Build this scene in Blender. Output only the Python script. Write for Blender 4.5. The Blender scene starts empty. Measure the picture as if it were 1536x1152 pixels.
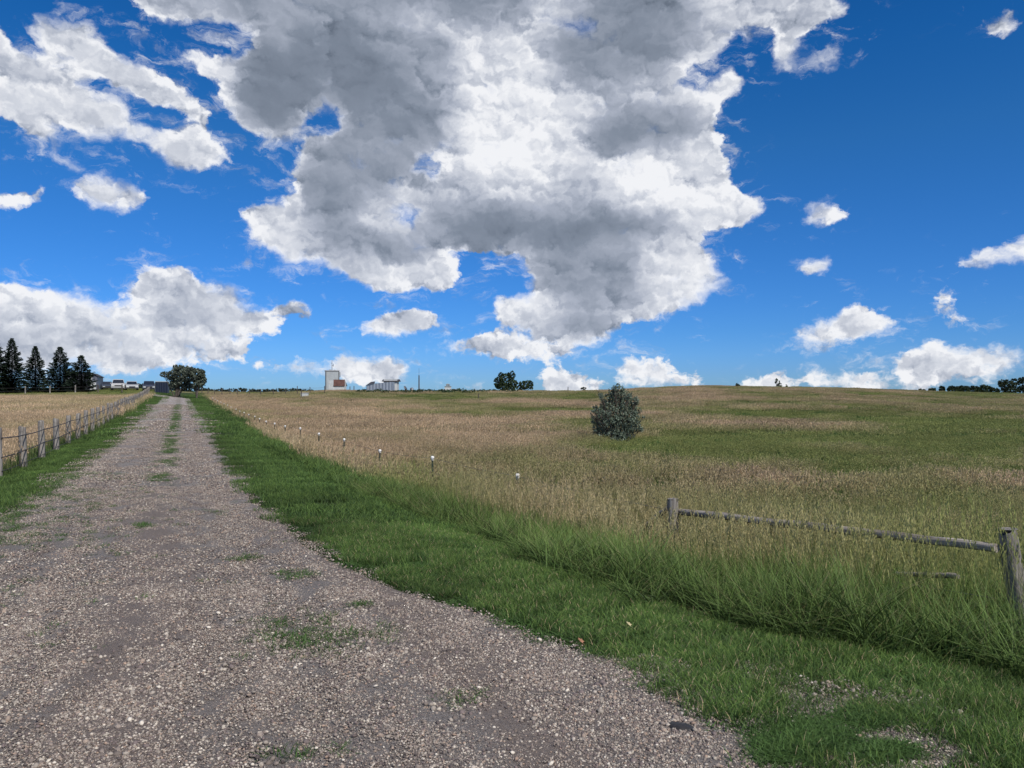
import bpy, math, random
import numpy as np
from mathutils import Vector, Matrix

PI = math.pi
R = math.radians
SC = bpy.context.scene
COL = SC.collection
rng = np.random.default_rng(11)
random.seed(5)

# ------------------------------------------------------------------ camera model (focal length of the photograph)
F, CX, HY, HC = 1150.0, 768.0, 592.0, 1.6      # pixels of the 1536 px photograph, horizon row, eye height

# ------------------------------------------------------------------ numpy noise
def _hash(ix, iy, seed):
    h = (ix.astype(np.int64) * 374761393 + iy.astype(np.int64) * 668265263 + seed * 1442695041) & 0x7fffffff
    h = ((h ^ (h >> 13)) * 1274126177) & 0x7fffffff
    return ((h ^ (h >> 16)) & 0xffff) / 65535.0

def vnoise(x, y, seed=0):
    ix, iy = np.floor(x), np.floor(y)
    fx, fy = x - ix, y - iy
    fx = fx * fx * (3 - 2 * fx); fy = fy * fy * (3 - 2 * fy)
    a = _hash(ix, iy, seed); b = _hash(ix + 1, iy, seed)
    c = _hash(ix, iy + 1, seed); d = _hash(ix + 1, iy + 1, seed)
    return (a * (1 - fx) + b * fx) * (1 - fy) + (c * (1 - fx) + d * fx) * fy

def fbm(x, y, octs=4, seed=0):
    s, a, t = 0, 1.0, 0
    for o in range(octs):
        s = s + a * vnoise(x * 2 ** o + 17.3 * o, y * 2 ** o - 9.1 * o, seed + o); t += a; a *= .55
    return s / t

def sstep(a, b, x):
    t = np.clip((x - a) / (b - a), 0, 1)
    return t * t * (3 - 2 * t)

def pip(poly, X, Y):
    ins = np.zeros(X.shape, bool); n = len(poly); j = n - 1
    for i in range(n):
        xi, yi = poly[i]; xj, yj = poly[j]
        c = ((yi > Y) != (yj > Y)) & (X < (xj - xi) * (Y - yi) / ((yj - yi) or 1e-9) + xi)
        ins ^= c; j = i
    return ins

# ------------------------------------------------------------------ terrain
def smooth_table(xs, ys, n=1200, hi=600.0, k=0.09):
    t = np.linspace(0, 1, n)
    X = (np.exp(t * 5) - 1) / (math.exp(5) - 1) * hi
    Y = np.interp(X, xs, ys)
    w = 61
    ker = np.hanning(w); ker /= ker.sum()
    Y2 = np.convolve(np.pad(Y, w // 2, mode='edge'), ker, mode='valid')
    return X, Y2
TB = smooth_table([0, 8, 22, 38, 55, 82, 104, 120, 140, 150, 165, 600], [0, -.03, -.2, -.05, .27, .7, 1.15, 1.7, 2.4, 2.65, 2.6, -2])
TF = smooth_table([0, 4, 6, 10, 14.7, 23, 40, 62, 75, 92, 110, 130, 150, 165, 600], [-.1, -.2, -.33, -.68, -.84, -.95, -1.0, -.93, -.72, -.28, .35, 1.35, 2.3, 2.3, -3])
CRX = [-600, 0, 130, 150, 235, 262, 300, 330, 420, 470, 500, 600, 700, 740, 870, 930, 980, 1060, 1110, 1250, 1330, 1400, 1480, 1536, 1700, 2600]
CRY = [588, 587, 585, 583.6, 583.6, 587, 588.5, 590, 590, 588, 587, 588, 588, 587.5, 588, 586, 582.5, 580, 581, 583, 586, 588.5, 590, 591.5, 593, 593]

def qfence(Y):
    return np.interp(Y, [0, 6, 10, 14.7, 19, 23.3, 27.6, 31.9, 40.5, 53.4, 62, 75, 92, 150], [6.6, 6.5, 6.45, 6.4, 6.2, 6.0, 5.8, 5.66, 5.44, 5.4, 5.39, 5.2, 4.6, 4.5])

def terrain(X, Y, rough=True):
    X = np.asarray(X, float); Y = np.asarray(Y, float)
    Yp = np.clip(Y, 0, 600)
    b = np.interp(Yp, TB[0], TB[1]); f = np.interp(Yp, TF[0], TF[1])
    q = X + .43 * Y
    w = sstep(2.0 + .25 * np.clip(12 - Yp, 0, 10) / 2, qfence(Yp) - .1, q)
    left = .13 * sstep(-2.2, -3.8, q) * (1 - sstep(60, 130, Yp))
    z = b * (1 - w) + f * w - left
    u = X / np.maximum(Y, 40)
    px = CX + F * u
    zc = HC + (HY - np.interp(px, CRX, CRY)) * 150 / F
    cur = np.interp(150., TB[0], TB[1]) * (1 - w) + np.interp(150., TF[0], TF[1]) * w
    k = sstep(60, 150, Yp)
    fall = 1 - sstep(165, 600, Y)
    z = z + (zc - cur) * k * fall
    z = np.where(Y > 600, z * 0 - 3, z)
    z = z - .03 * np.exp(-((q + 1.15) / .45) ** 2) * (q > -3) - .03 * np.exp(-((q - .55) / .45) ** 2) * (Yp > 3) + 0
    if rough:
        off = sstep(1.5, 3.5, np.abs(q + .3))
        z = z + off * (fbm(X * .35, Y * .35, 3, 7) - .5) * .10 * np.clip(1.2 - Yp / 160, 0, 1)
        z = z + sstep(9, 30, q) * (fbm(X * .04, Y * .04, 2, 3) - .5) * .35 * (1 - sstep(70, 130, Yp))
    return z

def ray(px, py, it=60, ymax=300):
    """ground point seen at photograph pixel px, py"""
    u = (px - CX) / F; v = (HY - py) / F
    ys = np.concatenate([np.linspace(2, 60, 1200), np.linspace(60, ymax, 1600)])
    d = (HC + v * ys) - terrain(u * ys, ys, False)
    i = np.argmax(d < 0)
    if d[i] >= 0: i = len(ys) - 1
    return u * ys[i], ys[i]

def at(px, Y, rough=True):
    x = (px - CX) / F * Y
    return Vector((x, Y, float(terrain(x, Y, rough))))

def poly_q(pts):
    o = []
    for p in pts:
        x, y = ray(*p); o.append((y, x + .43 * y))
    o.sort()
    return np.array([a for a, _ in o]), np.array([b for _, b in o])

ROAD_R = poly_q([(1150, 1128), (1040, 1078), (1000, 1050), (900, 1010), (850, 985), (800, 965), (700, 925), (600, 888), (500, 845), (430, 790), (380, 750), (345, 700), (325, 670), (305, 635), (293, 615), (285, 601), (279, 596)])
ROAD_L = poly_q([(0, 785), (60, 745), (100, 715), (150, 685), (190, 655), (215, 630), (232, 612), (243, 601), (247, 596)])
LAWN_R = poly_q([(1536, 1025), (1380, 992), (1168, 960), (1014, 920), (860, 875), (700, 803), (551, 749), (415, 685), (348, 636), (310, 608)])
LAWN_L = poly_q([(0, 712), (60, 683), (120, 657), (170, 628), (200, 609)])
def road_r(Y): return np.interp(Y, ROAD_R[0], ROAD_R[1])
def road_l(Y): return np.interp(Y, ROAD_L[0], ROAD_L[1]) - np.clip(9 - Y, 0, 9) * .15
def lawn_r(Y): return np.interp(Y, LAWN_R[0], LAWN_R[1])
def lawn_l(Y): return np.interp(Y, LAWN_L[0], LAWN_L[1])
print('ROAD_R', [(round(a, 1), round(b, 2)) for a, b in zip(*ROAD_R)])
print('ROAD_L', [(round(a, 1), round(b, 2)) for a, b in zip(*ROAD_L)])
print('LAWN_R', [(round(a, 1), round(b, 2)) for a, b in zip(*LAWN_R)])
print('LAWN_L', [(round(a, 1), round(b, 2)) for a, b in zip(*LAWN_L)])

# grass tone of the field: 0 = straw, 1 = green
GREEN_PATCH = [(950, 668, 85, 11, 1.0), (1290, 706, 110, 10, .9), (1130, 655, 130, 12, .65), (1460, 625, 120, 10, .7), (880, 630, 90, 5, .5),
               (1480, 665, 110, 10, .6), (730, 612, 60, 3, .8), (820, 605, 80, 3, .7), (590, 612, 25, 3, .6), (1200, 610, 160, 6, .5), (1120, 690, 60, 8, .5), (1440, 740, 90, 12, .5), (1010, 640, 50, 5, .4), (1350, 645, 90, 6, .5)]
def green(X, Y):
    X = np.asarray(X, float); Y = np.asarray(Y, float)
    z = terrain(X, Y, False)
    Yc = np.maximum(Y, 3)
    px = CX + F * X / Yc; py = HY + F * (HC - z) / Yc
    g = fbm(X * .10 + 3, Y * .10, 4, 21)
    g2 = fbm(X * .45, Y * .45, 3, 33)
    right = sstep(650, 1500, px)
    v = (g - .5) * 2.2 + (g2 - .5) * .9 + .16 + .50 * right
    v = v - .25 * sstep(620, 560, px) * (px > 280)
    v = v + .45 * sstep(603, 596, py) * (px > 280) * (px < 900)
    for (a, b, c, d, s) in GREEN_PATCH:
        m = np.exp(-(((px - a) / c) ** 2 + ((py - 12 - b) / (d * 1.2)) ** 2))
        v = v + 1.25 * s * m
    v = np.where(px < 270, (g - .5) * 1.2 + .02 + .9 * sstep(597, 592, py), v)
    return np.clip(v, 0, 1)

# ------------------------------------------------------------------ helpers for objects
def tag(o, label=None, cat=None, group=None, kind=None):
    if label: o['label'] = label
    if cat: o['category'] = cat
    if group: o['group'] = group
    if kind: o['kind'] = kind
    return o

def empty(name, loc, rz=0., label=None, cat=None, group=None):
    o = bpy.data.objects.new(name, None); COL.objects.link(o)
    o.empty_display_size = .2
    o.location = loc; o.rotation_euler = (0, 0, rz)
    return tag(o, label, cat, group)

def link(name, me, parent=None, mat=None, loc=None):
    o = bpy.data.objects.new(name, me); COL.objects.link(o)
    if parent: o.parent = parent
    if loc is not None: o.location = loc
    if mat:
        if not me.materials: me.materials.append(mat)
    return o

def copy_tree(o, parent=None):
    c = o.copy(); COL.objects.link(c); c.parent = parent
    for ch in list(o.children): copy_tree(ch, c)
    return c

class MB:
    def __init__(s): s.v = []; s.f = []; s.c = []; s.sm = []
    def add(s, vs, fs, smooth=False, col=None):
        b = len(s.v); s.v.extend([tuple(x) for x in vs]); s.f.extend([tuple(b + i for i in f) for f in fs])
        s.sm.extend([smooth] * len(fs))
        s.c.extend([col or (1, 1, 1, 1)] * len(vs))
    def box(s, c, d, rz=0, taper=1.0, col=None, bev=0.0):
        x, y, z = d[0] / 2, d[1] / 2, d[2] / 2
        vs = []
        for k, t in ((-1, 1.0), (1, taper)):
            for a, b in ((-1, -1), (1, -1), (1, 1), (-1, 1)):
                vx, vy = a * x * t, b * y * t
                vs.append((c[0] + vx * math.cos(rz) - vy * math.sin(rz), c[1] + vx * math.sin(rz) + vy * math.cos(rz), c[2] + k * z))
        s.add(vs, [(3, 2, 1, 0), (4, 5, 6, 7), (0, 1, 5, 4), (1, 2, 6, 5), (2, 3, 7, 6), (3, 0, 4, 7)], col=col)
        return s
    def tube(s, pts, rad, n=8, jit=0., smooth=True, cap=True, col=None, seed=0):
        rr = random.Random(seed)
        pts = [Vector(p) for p in pts]
        if not hasattr(rad, '__len__'): rad = [rad] * len(pts)
        vs, fs = [], []
        ph = [1 + rr.uniform(-jit, jit) for _ in range(n)]
        for i, p in enumerate(pts):
            t = (pts[min(i + 1, len(pts) - 1)] - pts[max(i - 1, 0)]).normalized()
            a = t.orthogonal() if abs(t.z) < .9 else Vector((1, 0, 0)) - t * t.x
            if abs(t.z) < .9: a = Vector((0, 0, 1)) - t * t.z
            a.normalize(); b = t.cross(a)
            for k in range(n):
                th = 2 * PI * k / n
                r = rad[i] * ph[k] * (1 + rr.uniform(-jit, jit) * .5)
                vs.append(p + a * math.cos(th) * r + b * math.sin(th) * r)
        for i in range(len(pts) - 1):
            for k in range(n):
                k2 = (k + 1) % n
                fs.append((i * n + k, i * n + k2, (i + 1) * n + k2, (i + 1) * n + k))
        s.add(vs, fs, smooth, col)
        if cap:
            b = len(s.v)
            m = (len(pts) - 1) * n
            s.add([vs[k] for k in range(n)] + [vs[m + k] for k in range(n)], [tuple(range(n - 1, -1, -1)), tuple(range(n, 2 * n))], False, col)
        return s
    def prism(s, prof, y0, y1, axis='y', smooth=False, col=None):
        """profile polygon (a,b) swept along an axis"""
        n = len(prof); vs = []
        for y in (y0, y1):
            for a, b in prof:
                vs.append((a, y, b) if axis == 'y' else ((y, a, b) if axis == 'x' else (a, b, y)))
        fs = [tuple(range(n)), tuple(range(2 * n - 1, n - 1, -1))] + [(i, n + i, n + (i + 1) % n, (i + 1) % n) for i in range(n)]
        s.add(vs, fs, smooth, col); return s
    def build(s, name, mat, parent=None, loc=None, colattr=False):
        me = bpy.data.meshes.new(name)
        me.from_pydata(s.v, [], s.f); me.update()
        me.polygons.foreach_set('use_smooth', s.sm)
        if colattr:
            a = me.color_attributes.new('col', 'FLOAT_COLOR', 'POINT')
            a.data.foreach_set('color', np.array(s.c, np.float32).ravel())
        me.materials.append(mat)
        import bmesh
        bm = bmesh.new(); bm.from_mesh(me); bmesh.ops.recalc_face_normals(bm, faces=bm.faces); bm.to_mesh(me); bm.free()
        return link(name, me, parent, None, loc)

def mesh_np(name, V, Fc, cols=None, extra=None, loose=None, smooth=True):
    """V (n,3), Fc list of arrays (m,3)/(m,4)"""
    me = bpy.data.meshes.new(name)
    me.vertices.add(len(V)); me.vertices.foreach_set('co', np.asarray(V, np.float32).ravel())
    loops = np.concatenate([f.ravel() for f in Fc]); tot = np.concatenate([np.full(len(f), f.shape[1]) for f in Fc])
    start = np.concatenate([[0], np.cumsum(tot)[:-1]])
    me.loops.add(len(loops)); me.loops.foreach_set('vertex_index', loops.astype(np.int32))
    me.polygons.add(len(tot)); me.polygons.foreach_set('loop_start', start.astype(np.int32)); me.polygons.foreach_set('loop_total', tot.astype(np.int32))
    me.update(calc_edges=True)
    if smooth: me.polygons.foreach_set('use_smooth', np.ones(len(tot), bool))
    if cols is not None:
        a = me.color_attributes.new('col', 'FLOAT_COLOR', 'POINT'); a.data.foreach_set('color', np.asarray(cols, np.float32).ravel())
    for nme, typ, arr in (extra or []):
        a = me.attributes.new(nme, typ, 'POINT')
        a.data.foreach_set('vector' if typ == 'FLOAT_VECTOR' else 'value', np.asarray(arr).ravel())
    return me

# ------------------------------------------------------------------ materials
class NT:
    def __init__(s, tree): s.t = tree; s.n = tree.nodes; s.l = tree.links
    def node(s, typ, **kw):
        n = s.n.new(typ)
        for k, v in kw.items():
            if k.startswith('_'): setattr(n, k[1:], v)
        return n
    def con(s, a, b): s.l.new(a, b)
    def setin(s, n, key, v):
        if hasattr(v, 'is_output') or isinstance(v, bpy.types.NodeSocket): s.l.new(v, n.inputs[key])
        else: n.inputs[key].default_value = v
    def math(s, op, a, b=0., c=0., clamp=False):
        n = s.n.new('ShaderNodeMath'); n.operation = op; n.use_clamp = clamp
        s.setin(n, 0, a); s.setin(n, 1, b)
        if op in ('MULTIPLY_ADD',): s.setin(n, 2, c)
        return n.outputs[0]
    def vmath(s, op, a, b=(0, 0, 0)):
        n = s.n.new('ShaderNodeVectorMath'); n.operation = op
        s.setin(n, 0, a)
        if op not in ('LENGTH', 'NORMALIZE'): s.setin(n, 1, b)
        return n.outputs[1] if op in ('LENGTH', 'DOT_PRODUCT') else n.outputs[0]
    def noise(s, vec, scale, detail=3, rough=.5, dist=0., color=False):
        n = s.n.new('ShaderNodeTexNoise')
        if vec is not None: s.l.new(vec, n.inputs['Vector'])
        n.inputs['Scale'].default_value = scale; n.inputs['Detail'].default_value = detail
        n.inputs['Roughness'].default_value = rough; n.inputs['Distortion'].default_value = dist
        return n.outputs['Color'] if color else n.outputs[0]
    def ramp(s, fac, stops, interp='LINEAR'):
        n = s.n.new('ShaderNodeValToRGB'); n.color_ramp.interpolation = interp
        e = n.color_ramp.elements
        while len(e) < len(stops): e.new(.5)
        for i, (p, c) in enumerate(stops):
            e[i].position = p; e[i].color = c if len(c) == 4 else (*c, 1)
        s.setin(n, 0, fac); return n.outputs[0]
    def mix(s, fac, a, b, mode='MIX'):
        n = s.n.new('ShaderNodeMix'); n.data_type = 'RGBA'; n.blend_type = mode
        s.setin(n, 0, fac)
        for k, v in ((6, a), (7, b)):
            if isinstance(v, tuple): v = v if len(v) == 4 else (*v, 1)
            s.setin(n, k, v)
        return n.outputs[2]
    def smooth(s, x, a, b):
        n = s.n.new('ShaderNodeMapRange'); n.interpolation_type = 'SMOOTHSTEP'
        s.setin(n, 0, x); n.inputs[1].default_value = a; n.inputs[2].default_value = b
        return n.outputs[0]

def new_mat(name):
    m = bpy.data.materials.new(name); m.use_nodes = True
    t = NT(m.node_tree)
    bs = next(n for n in t.n if n.type == 'BSDF_PRINCIPLED')
    out = next(n for n in t.n if n.type == 'OUTPUT_MATERIAL')
    return m, t, bs, out

def simple_mat(name, col, rough=.7, metal=0., var=.25, scale=6., bump=0., stretch=(1, 1, 1), spec=.3):
    m, t, bs, out = new_mat(name)
    tc = t.node('ShaderNodeTexCoord')
    v = t.vmath('MULTIPLY', tc.outputs['Object'], stretch)
    n = t.noise(v, scale, 5, .6)
    c = t.ramp(n, [(.3, tuple(x * (1 - var) for x in col)), (.7, tuple(min(1, x * (1 + var)) for x in col))])
    t.con(c, bs.inputs['Base Color'])
    bs.inputs['Roughness'].default_value = rough; bs.inputs['Metallic'].default_value = metal
    bs.inputs['Specular IOR Level'].default_value = spec
    if bump:
        b = t.node('ShaderNodeBump'); b.inputs['Distance'].default_value = bump
        t.con(n, b.inputs['Height']); t.con(b.outputs[0], bs.inputs['Normal'])
    return m

def leaf_mat(name, instanced=True, transl=.3, spec=.25, rough=.6, sat=1.0):
    m, t, bs, out = new_mat(name)
    a = t.node('ShaderNodeAttribute'); a.attribute_name = 'col'
    c = a.outputs['Color']
    if instanced:
        g = t.node('ShaderNodeAttribute'); g.attribute_name = 'gr'; g.attribute_type = 'INSTANCER'
        b = t.node('ShaderNodeAttribute'); b.attribute_name = 'br'; b.attribute_type = 'INSTANCER'
        # alpha channel = how much of the straw tone this piece has; in green places straw turns green
        f = t.math('MULTIPLY', a.outputs['Alpha'], g.outputs['Fac'])
        c = t.mix(f, c, (.225, .27, .07))
        oi = t.node('ShaderNodeObjectInfo')
        k = t.math('MULTIPLY_ADD', oi.outputs['Random'], .35, .82)
        k = t.math('MULTIPLY', k, b.outputs['Fac'])
        cc = t.node('ShaderNodeCombineXYZ'); [t.con(k, cc.inputs[i]) for i in range(3)]
        mm = t.mix(1., c, cc.outputs[0], 'MULTIPLY'); c = mm
    t.con(c, bs.inputs['Base Color']); bs.inputs['Roughness'].default_value = rough
    bs.inputs['Specular IOR Level'].default_value = spec
    if transl:
        tr = t.node('ShaderNodeBsdfTranslucent'); t.con(c, tr.inputs[0])
        ms = t.node('ShaderNodeMixShader'); ms.inputs[0].default_value = transl
        t.con(bs.outputs[0], ms.inputs[1]); t.con(tr.outputs[0], ms.inputs[2]); t.con(ms.outputs[0], out.inputs[0])
    return m

M_grass = leaf_mat('grass_blades')
M_leaf = leaf_mat('tree_leaves', instanced=False, transl=.2)

def ground_material():
    m, t, bs, out = new_mat('field_ground')
    a = t.node('ShaderNodeAttribute'); a.attribute_name = 'col'
    ge = t.node('ShaderNodeNewGeometry')
    n = t.noise(ge.outputs['Position'], 3.0, 8, .65)
    n2 = t.noise(ge.outputs['Position'], .35, 6, .6)
    k = t.math('MULTIPLY_ADD', n, .9, .45); k2 = t.math('MULTIPLY_ADD', n2, .8, .6)
    k = t.math('MULTIPLY', k, k2)
    cc = t.node('ShaderNodeCombineXYZ'); [t.con(k, cc.inputs[i]) for i in range(3)]
    t.con(t.mix(1., a.outputs['Color'], cc.outputs[0], 'MULTIPLY'), bs.inputs['Base Color'])
    bs.inputs['Roughness'].default_value = .95; bs.inputs['Specular IOR Level'].default_value = .1
    b = t.node('ShaderNodeBump'); b.inputs['Distance'].default_value = .05
    t.con(n, b.inputs['Height']); t.con(b.outputs[0], bs.inputs['Normal'])
    return m

def gravel_material():
    m, t, bs, out = new_mat('road_gravel')
    ge = t.node('ShaderNodeNewGeometry'); P = ge.outputs['Position']
    def vor(scale):
        v = t.node('ShaderNodeTexVoronoi'); v.inputs['Scale'].default_value = scale; v.inputs['Randomness'].default_value = 1
        t.con(t.vmath('ADD', P, t.vmath('SCALE', t.noise(P, 20, 2, .5, 0, True), (0, 0, 0))), v.inputs['Vector'])
        return v
    v1 = vor(38.); v2 = vor(80.); v3 = vor(17.)
    def stone(v):
        sp = t.node('ShaderNodeSeparateColor'); t.con(v.outputs['Color'], sp.inputs[0])
        c = t.ramp(sp.outputs[0], [(0, (.12, .108, .098)), (.25, (.22, .195, .178)), (.5, (.34, .305, .28)), (.72, (.46, .425, .39)), (.88, (.42, .33, .27)), (1, (.68, .65, .60))])
        return c, sp.outputs[1]
    c1, r1 = stone(v1); c2, r2 = stone(v2); c3, r3 = stone(v3)
    c = t.mix(t.math('GREATER_THAN', r1, .45), c2, c1)
    c = t.mix(t.math('GREATER_THAN', r3, .90), c, c3)
    # brown packed earth along the wheel tracks
    px = t.node('ShaderNodeSeparateXYZ'); t.con(P, px.inputs[0])
    q = t.math('MULTIPLY_ADD', px.outputs[1], .43, px.outputs[0])
    cq = t.node('ShaderNodeCombineXYZ'); t.con(q, cq.inputs[0]); t.con(t.math('MULTIPLY', px.outputs[1], .22), cq.inputs[1])
    e = t.noise(cq.outputs[0], 1.1, 5, .6, .4)
    def band(c, w):
        u_ = t.math('MULTIPLY', t.math('ADD', q, -c), 1 / w)
        return t.math('EXPONENT', t.math('MULTIPLY', t.math('MULTIPLY', u_, u_), -1.))
    tr_ = t.math('MULTIPLY', t.math('ADD', band(-.35, .32), band(1.62, .26)), t.math('SUBTRACT', 1., t.smooth(px.outputs[1], 9., 16.)))
    ef = t.smooth(t.math('ADD', e, t.math('MULTIPLY', tr_, .22)), .47, .68)
    dirt = t.ramp(t.noise(P, 60, 4, .7), [(.3, (.23, .175, .145)), (.7, (.38, .30, .25))])
    c = t.mix(t.math('MULTIPLY', ef, .62), c, dirt)
    # thin green film of weeds in the middle and to the left
    wn = t.noise(P, 1.6, 6, .7); wf = t.smooth(wn, .50, .68)
    d1 = t.math('ABSOLUTE', t.math('ADD', q, .42)); mid = t.math('SUBTRACT', 1., t.smooth(d1, .10, .5))
    mid = t.math('MULTIPLY', mid, t.smooth(px.outputs[1], 7., 17.))
    lf = t.math('SUBTRACT', 1., t.smooth(q, -2.3, -1.3))
    lf = t.math('MULTIPLY', lf, t.math('SUBTRACT', 1., t.smooth(px.outputs[1], 8., 30.)))
    wt = t.math('MULTIPLY', t.math('MAXIMUM', mid, t.math('MULTIPLY', lf, .9)), t.math('MULTIPLY_ADD', wf, .65, .3), clamp=True)
    wt = t.math('MULTIPLY', wt, .75)
    c = t.mix(wt, c, (.075, .085, .038))
    t.con(c, bs.inputs['Base Color']); bs.inputs['Roughness'].default_value = .85; bs.inputs['Specular IOR Level'].default_value = .25
    h = t.math('MULTIPLY_ADD', v1.outputs['Distance'], -1.0, t.math('MULTIPLY', v2.outputs['Distance'], -.5))
    h = t.math('ADD', h, t.math('MULTIPLY', v3.outputs['Distance'], -.6))
    b = t.node('ShaderNodeBump'); b.inputs['Distance'].default_value = .02; b.inputs['Strength'].default_value = .9
    t.con(h, b.inputs['Height']); t.con(b.outputs[0], bs.inputs['Normal'])
    return m

def wood_material(name, dark, light, axis=2, scale=1.):
    m, t, bs, out = new_mat(name)
    tc = t.node('ShaderNodeTexCoord')
    st = [30., 30., 30.]; st[axis] = 1.6
    v = t.vmath('MULTIPLY', tc.outputs['Object'], tuple(x * scale for x in st))
    n = t.noise(v, 1.0, 6, .65)
    n2 = t.noise(tc.outputs['Object'], 5, 4, .6)
    c = t.ramp(n, [(.28, tuple(x * .4 for x in dark)), (.42, dark), (.7, light)])
    c = t.mix(t.smooth(n2, .5, .75), c, tuple(x * .6 for x in dark))
    t.con(c, bs.inputs['Base Color']); bs.inputs['Roughness'].default_value = .85; bs.inputs['Specular IOR Level'].default_value = .2
    b = t.node('ShaderNodeBump'); b.inputs['Distance'].default_value = .012; b.inputs['Strength'].default_value = .8
    t.con(n, b.inputs['Height']); t.con(b.outputs[0], bs.inputs['Normal'])
    return m

def corrugated(name, col, pitch=.5, var=.15):
    m, t, bs, out = new_mat(name)
    tc = t.node('ShaderNodeTexCoord'); sp = t.node('ShaderNodeSeparateXYZ'); t.con(tc.outputs['Object'], sp.inputs[0])
    s = t.math('SINE', t.math('MULTIPLY', sp.outputs[0], 2 * PI / pitch))
    n = t.noise(t.vmath('MULTIPLY', tc.outputs['Object'], (1.2, 1.2, .3)), 2.5, 5, .6)
    k = t.math('MULTIPLY_ADD', t.smooth(s, .55, .95), -.12, t.math('MULTIPLY_ADD', n, var * 2, 1 - var))
    cc = t.node('ShaderNodeCombineXYZ'); [t.con(k, cc.inputs[i]) for i in range(3)]
    t.con(t.mix(1., (*col, 1), cc.outputs[0], 'MULTIPLY'), bs.inputs['Base Color'])
    bs.inputs['Roughness'].default_value = .5; bs.inputs['Metallic'].default_value = .0
    b = t.node('ShaderNodeBump'); b.inputs['Distance'].default_value = .05; t.con(s, b.inputs['Height']); t.con(b.outputs[0], bs.inputs['Normal'])
    return m

# ------------------------------------------------------------------ ground and road
def build_ground():
    def axis(lo, hi, n, s):
        t = np.linspace(-1, 1, n)
        return lo + (hi - lo) * (np.sinh(t * s) / math.sinh(s) + 1) / 2
    xs = np.unique(np.concatenate([np.arange(-14, 9, .22), np.arange(-60, 60, 1.3), axis(-3500, 3500, 260, 7.5)]))
    ys = np.unique(np.concatenate([np.arange(-3, 26, .25), np.arange(26, 170, 1.1), np.arange(170, 640, 12), -np.geomspace(3.5, 3500, 30), np.geomspace(650, 3500, 16)]))
    Xg, Yg = np.meshgrid(xs, ys)
    Z = terrain(Xg, Yg)
    V = np.stack([Xg, Yg, Z], -1).reshape(-1, 3)
    ny, nx = Xg.shape
    i = np.arange(ny * nx).reshape(ny, nx)
    Fq = np.stack([i[:-1, :-1], i[:-1, 1:], i[1:, 1:], i[1:, :-1]], -1).reshape(-1, 4)
    X, Y = V[:, 0], V[:, 1]
    q = X + .43 * Y
    g = green(X, Y)[:, None]
    tan = np.array([.25, .19, .11]); grn = np.array([.135, .175, .045])
    c = tan * (1 - g) + grn * g
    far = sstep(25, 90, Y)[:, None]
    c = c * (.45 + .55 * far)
    lawn = ((q > lawn_l(Y)) & (q < lawn_r(Y)) & (Y < 140))[:, None]
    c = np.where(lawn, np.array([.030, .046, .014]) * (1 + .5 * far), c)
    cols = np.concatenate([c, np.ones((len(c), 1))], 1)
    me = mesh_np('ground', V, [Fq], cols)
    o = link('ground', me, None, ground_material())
    tag(o, kind='structure')

def build_road():
    ys = np.concatenate([np.arange(-6, 16, .12), np.arange(16, 60, .5), np.arange(60, 118, 1.)])
    ts = np.linspace(0, 1, 60)
    V = []
    for y in ys:
        a, b = float(road_l(y)), float(road_r(y))
        if y < 4.8: b += 1.2 * min(1, (4.8 - y))
        a += (vnoise(np.array(y * .9), np.array(3.), 5) - .5) * .5 - .15; b += (vnoise(np.array(y * 1.1), np.array(9.), 6) - .5) * .35 + .10
        s = max(0, y - 103); a -= s * s * .035; b -= s * s * .03
        q = a + (b - a) * ts
        x = q - .43 * y
        z = terrain(x, np.full_like(x, y), False) + .012 + .0006 * max(y, 0)
        z = np.where((ts == 0) | (ts == 1), z - .12, z)
        z += .008 * (fbm(x * 3, np.full_like(x, y) * 3, 3, 44) - .5)
        V.append(np.stack([x, np.full_like(x, y), z], -1))
    V = np.array(V); ny, nx = V.shape[:2]
    i = np.arange(ny * nx).reshape(ny, nx)
    Fq = np.stack([i[:-1, :-1], i[:-1, 1:], i[1:, 1:], i[1:, :-1]], -1).reshape(-1, 4)
    me = mesh_np('gravel_road', V.reshape(-1, 3), [Fq])
    tag(link('gravel_road', me, None, gravel_material()), kind='structure')

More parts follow.
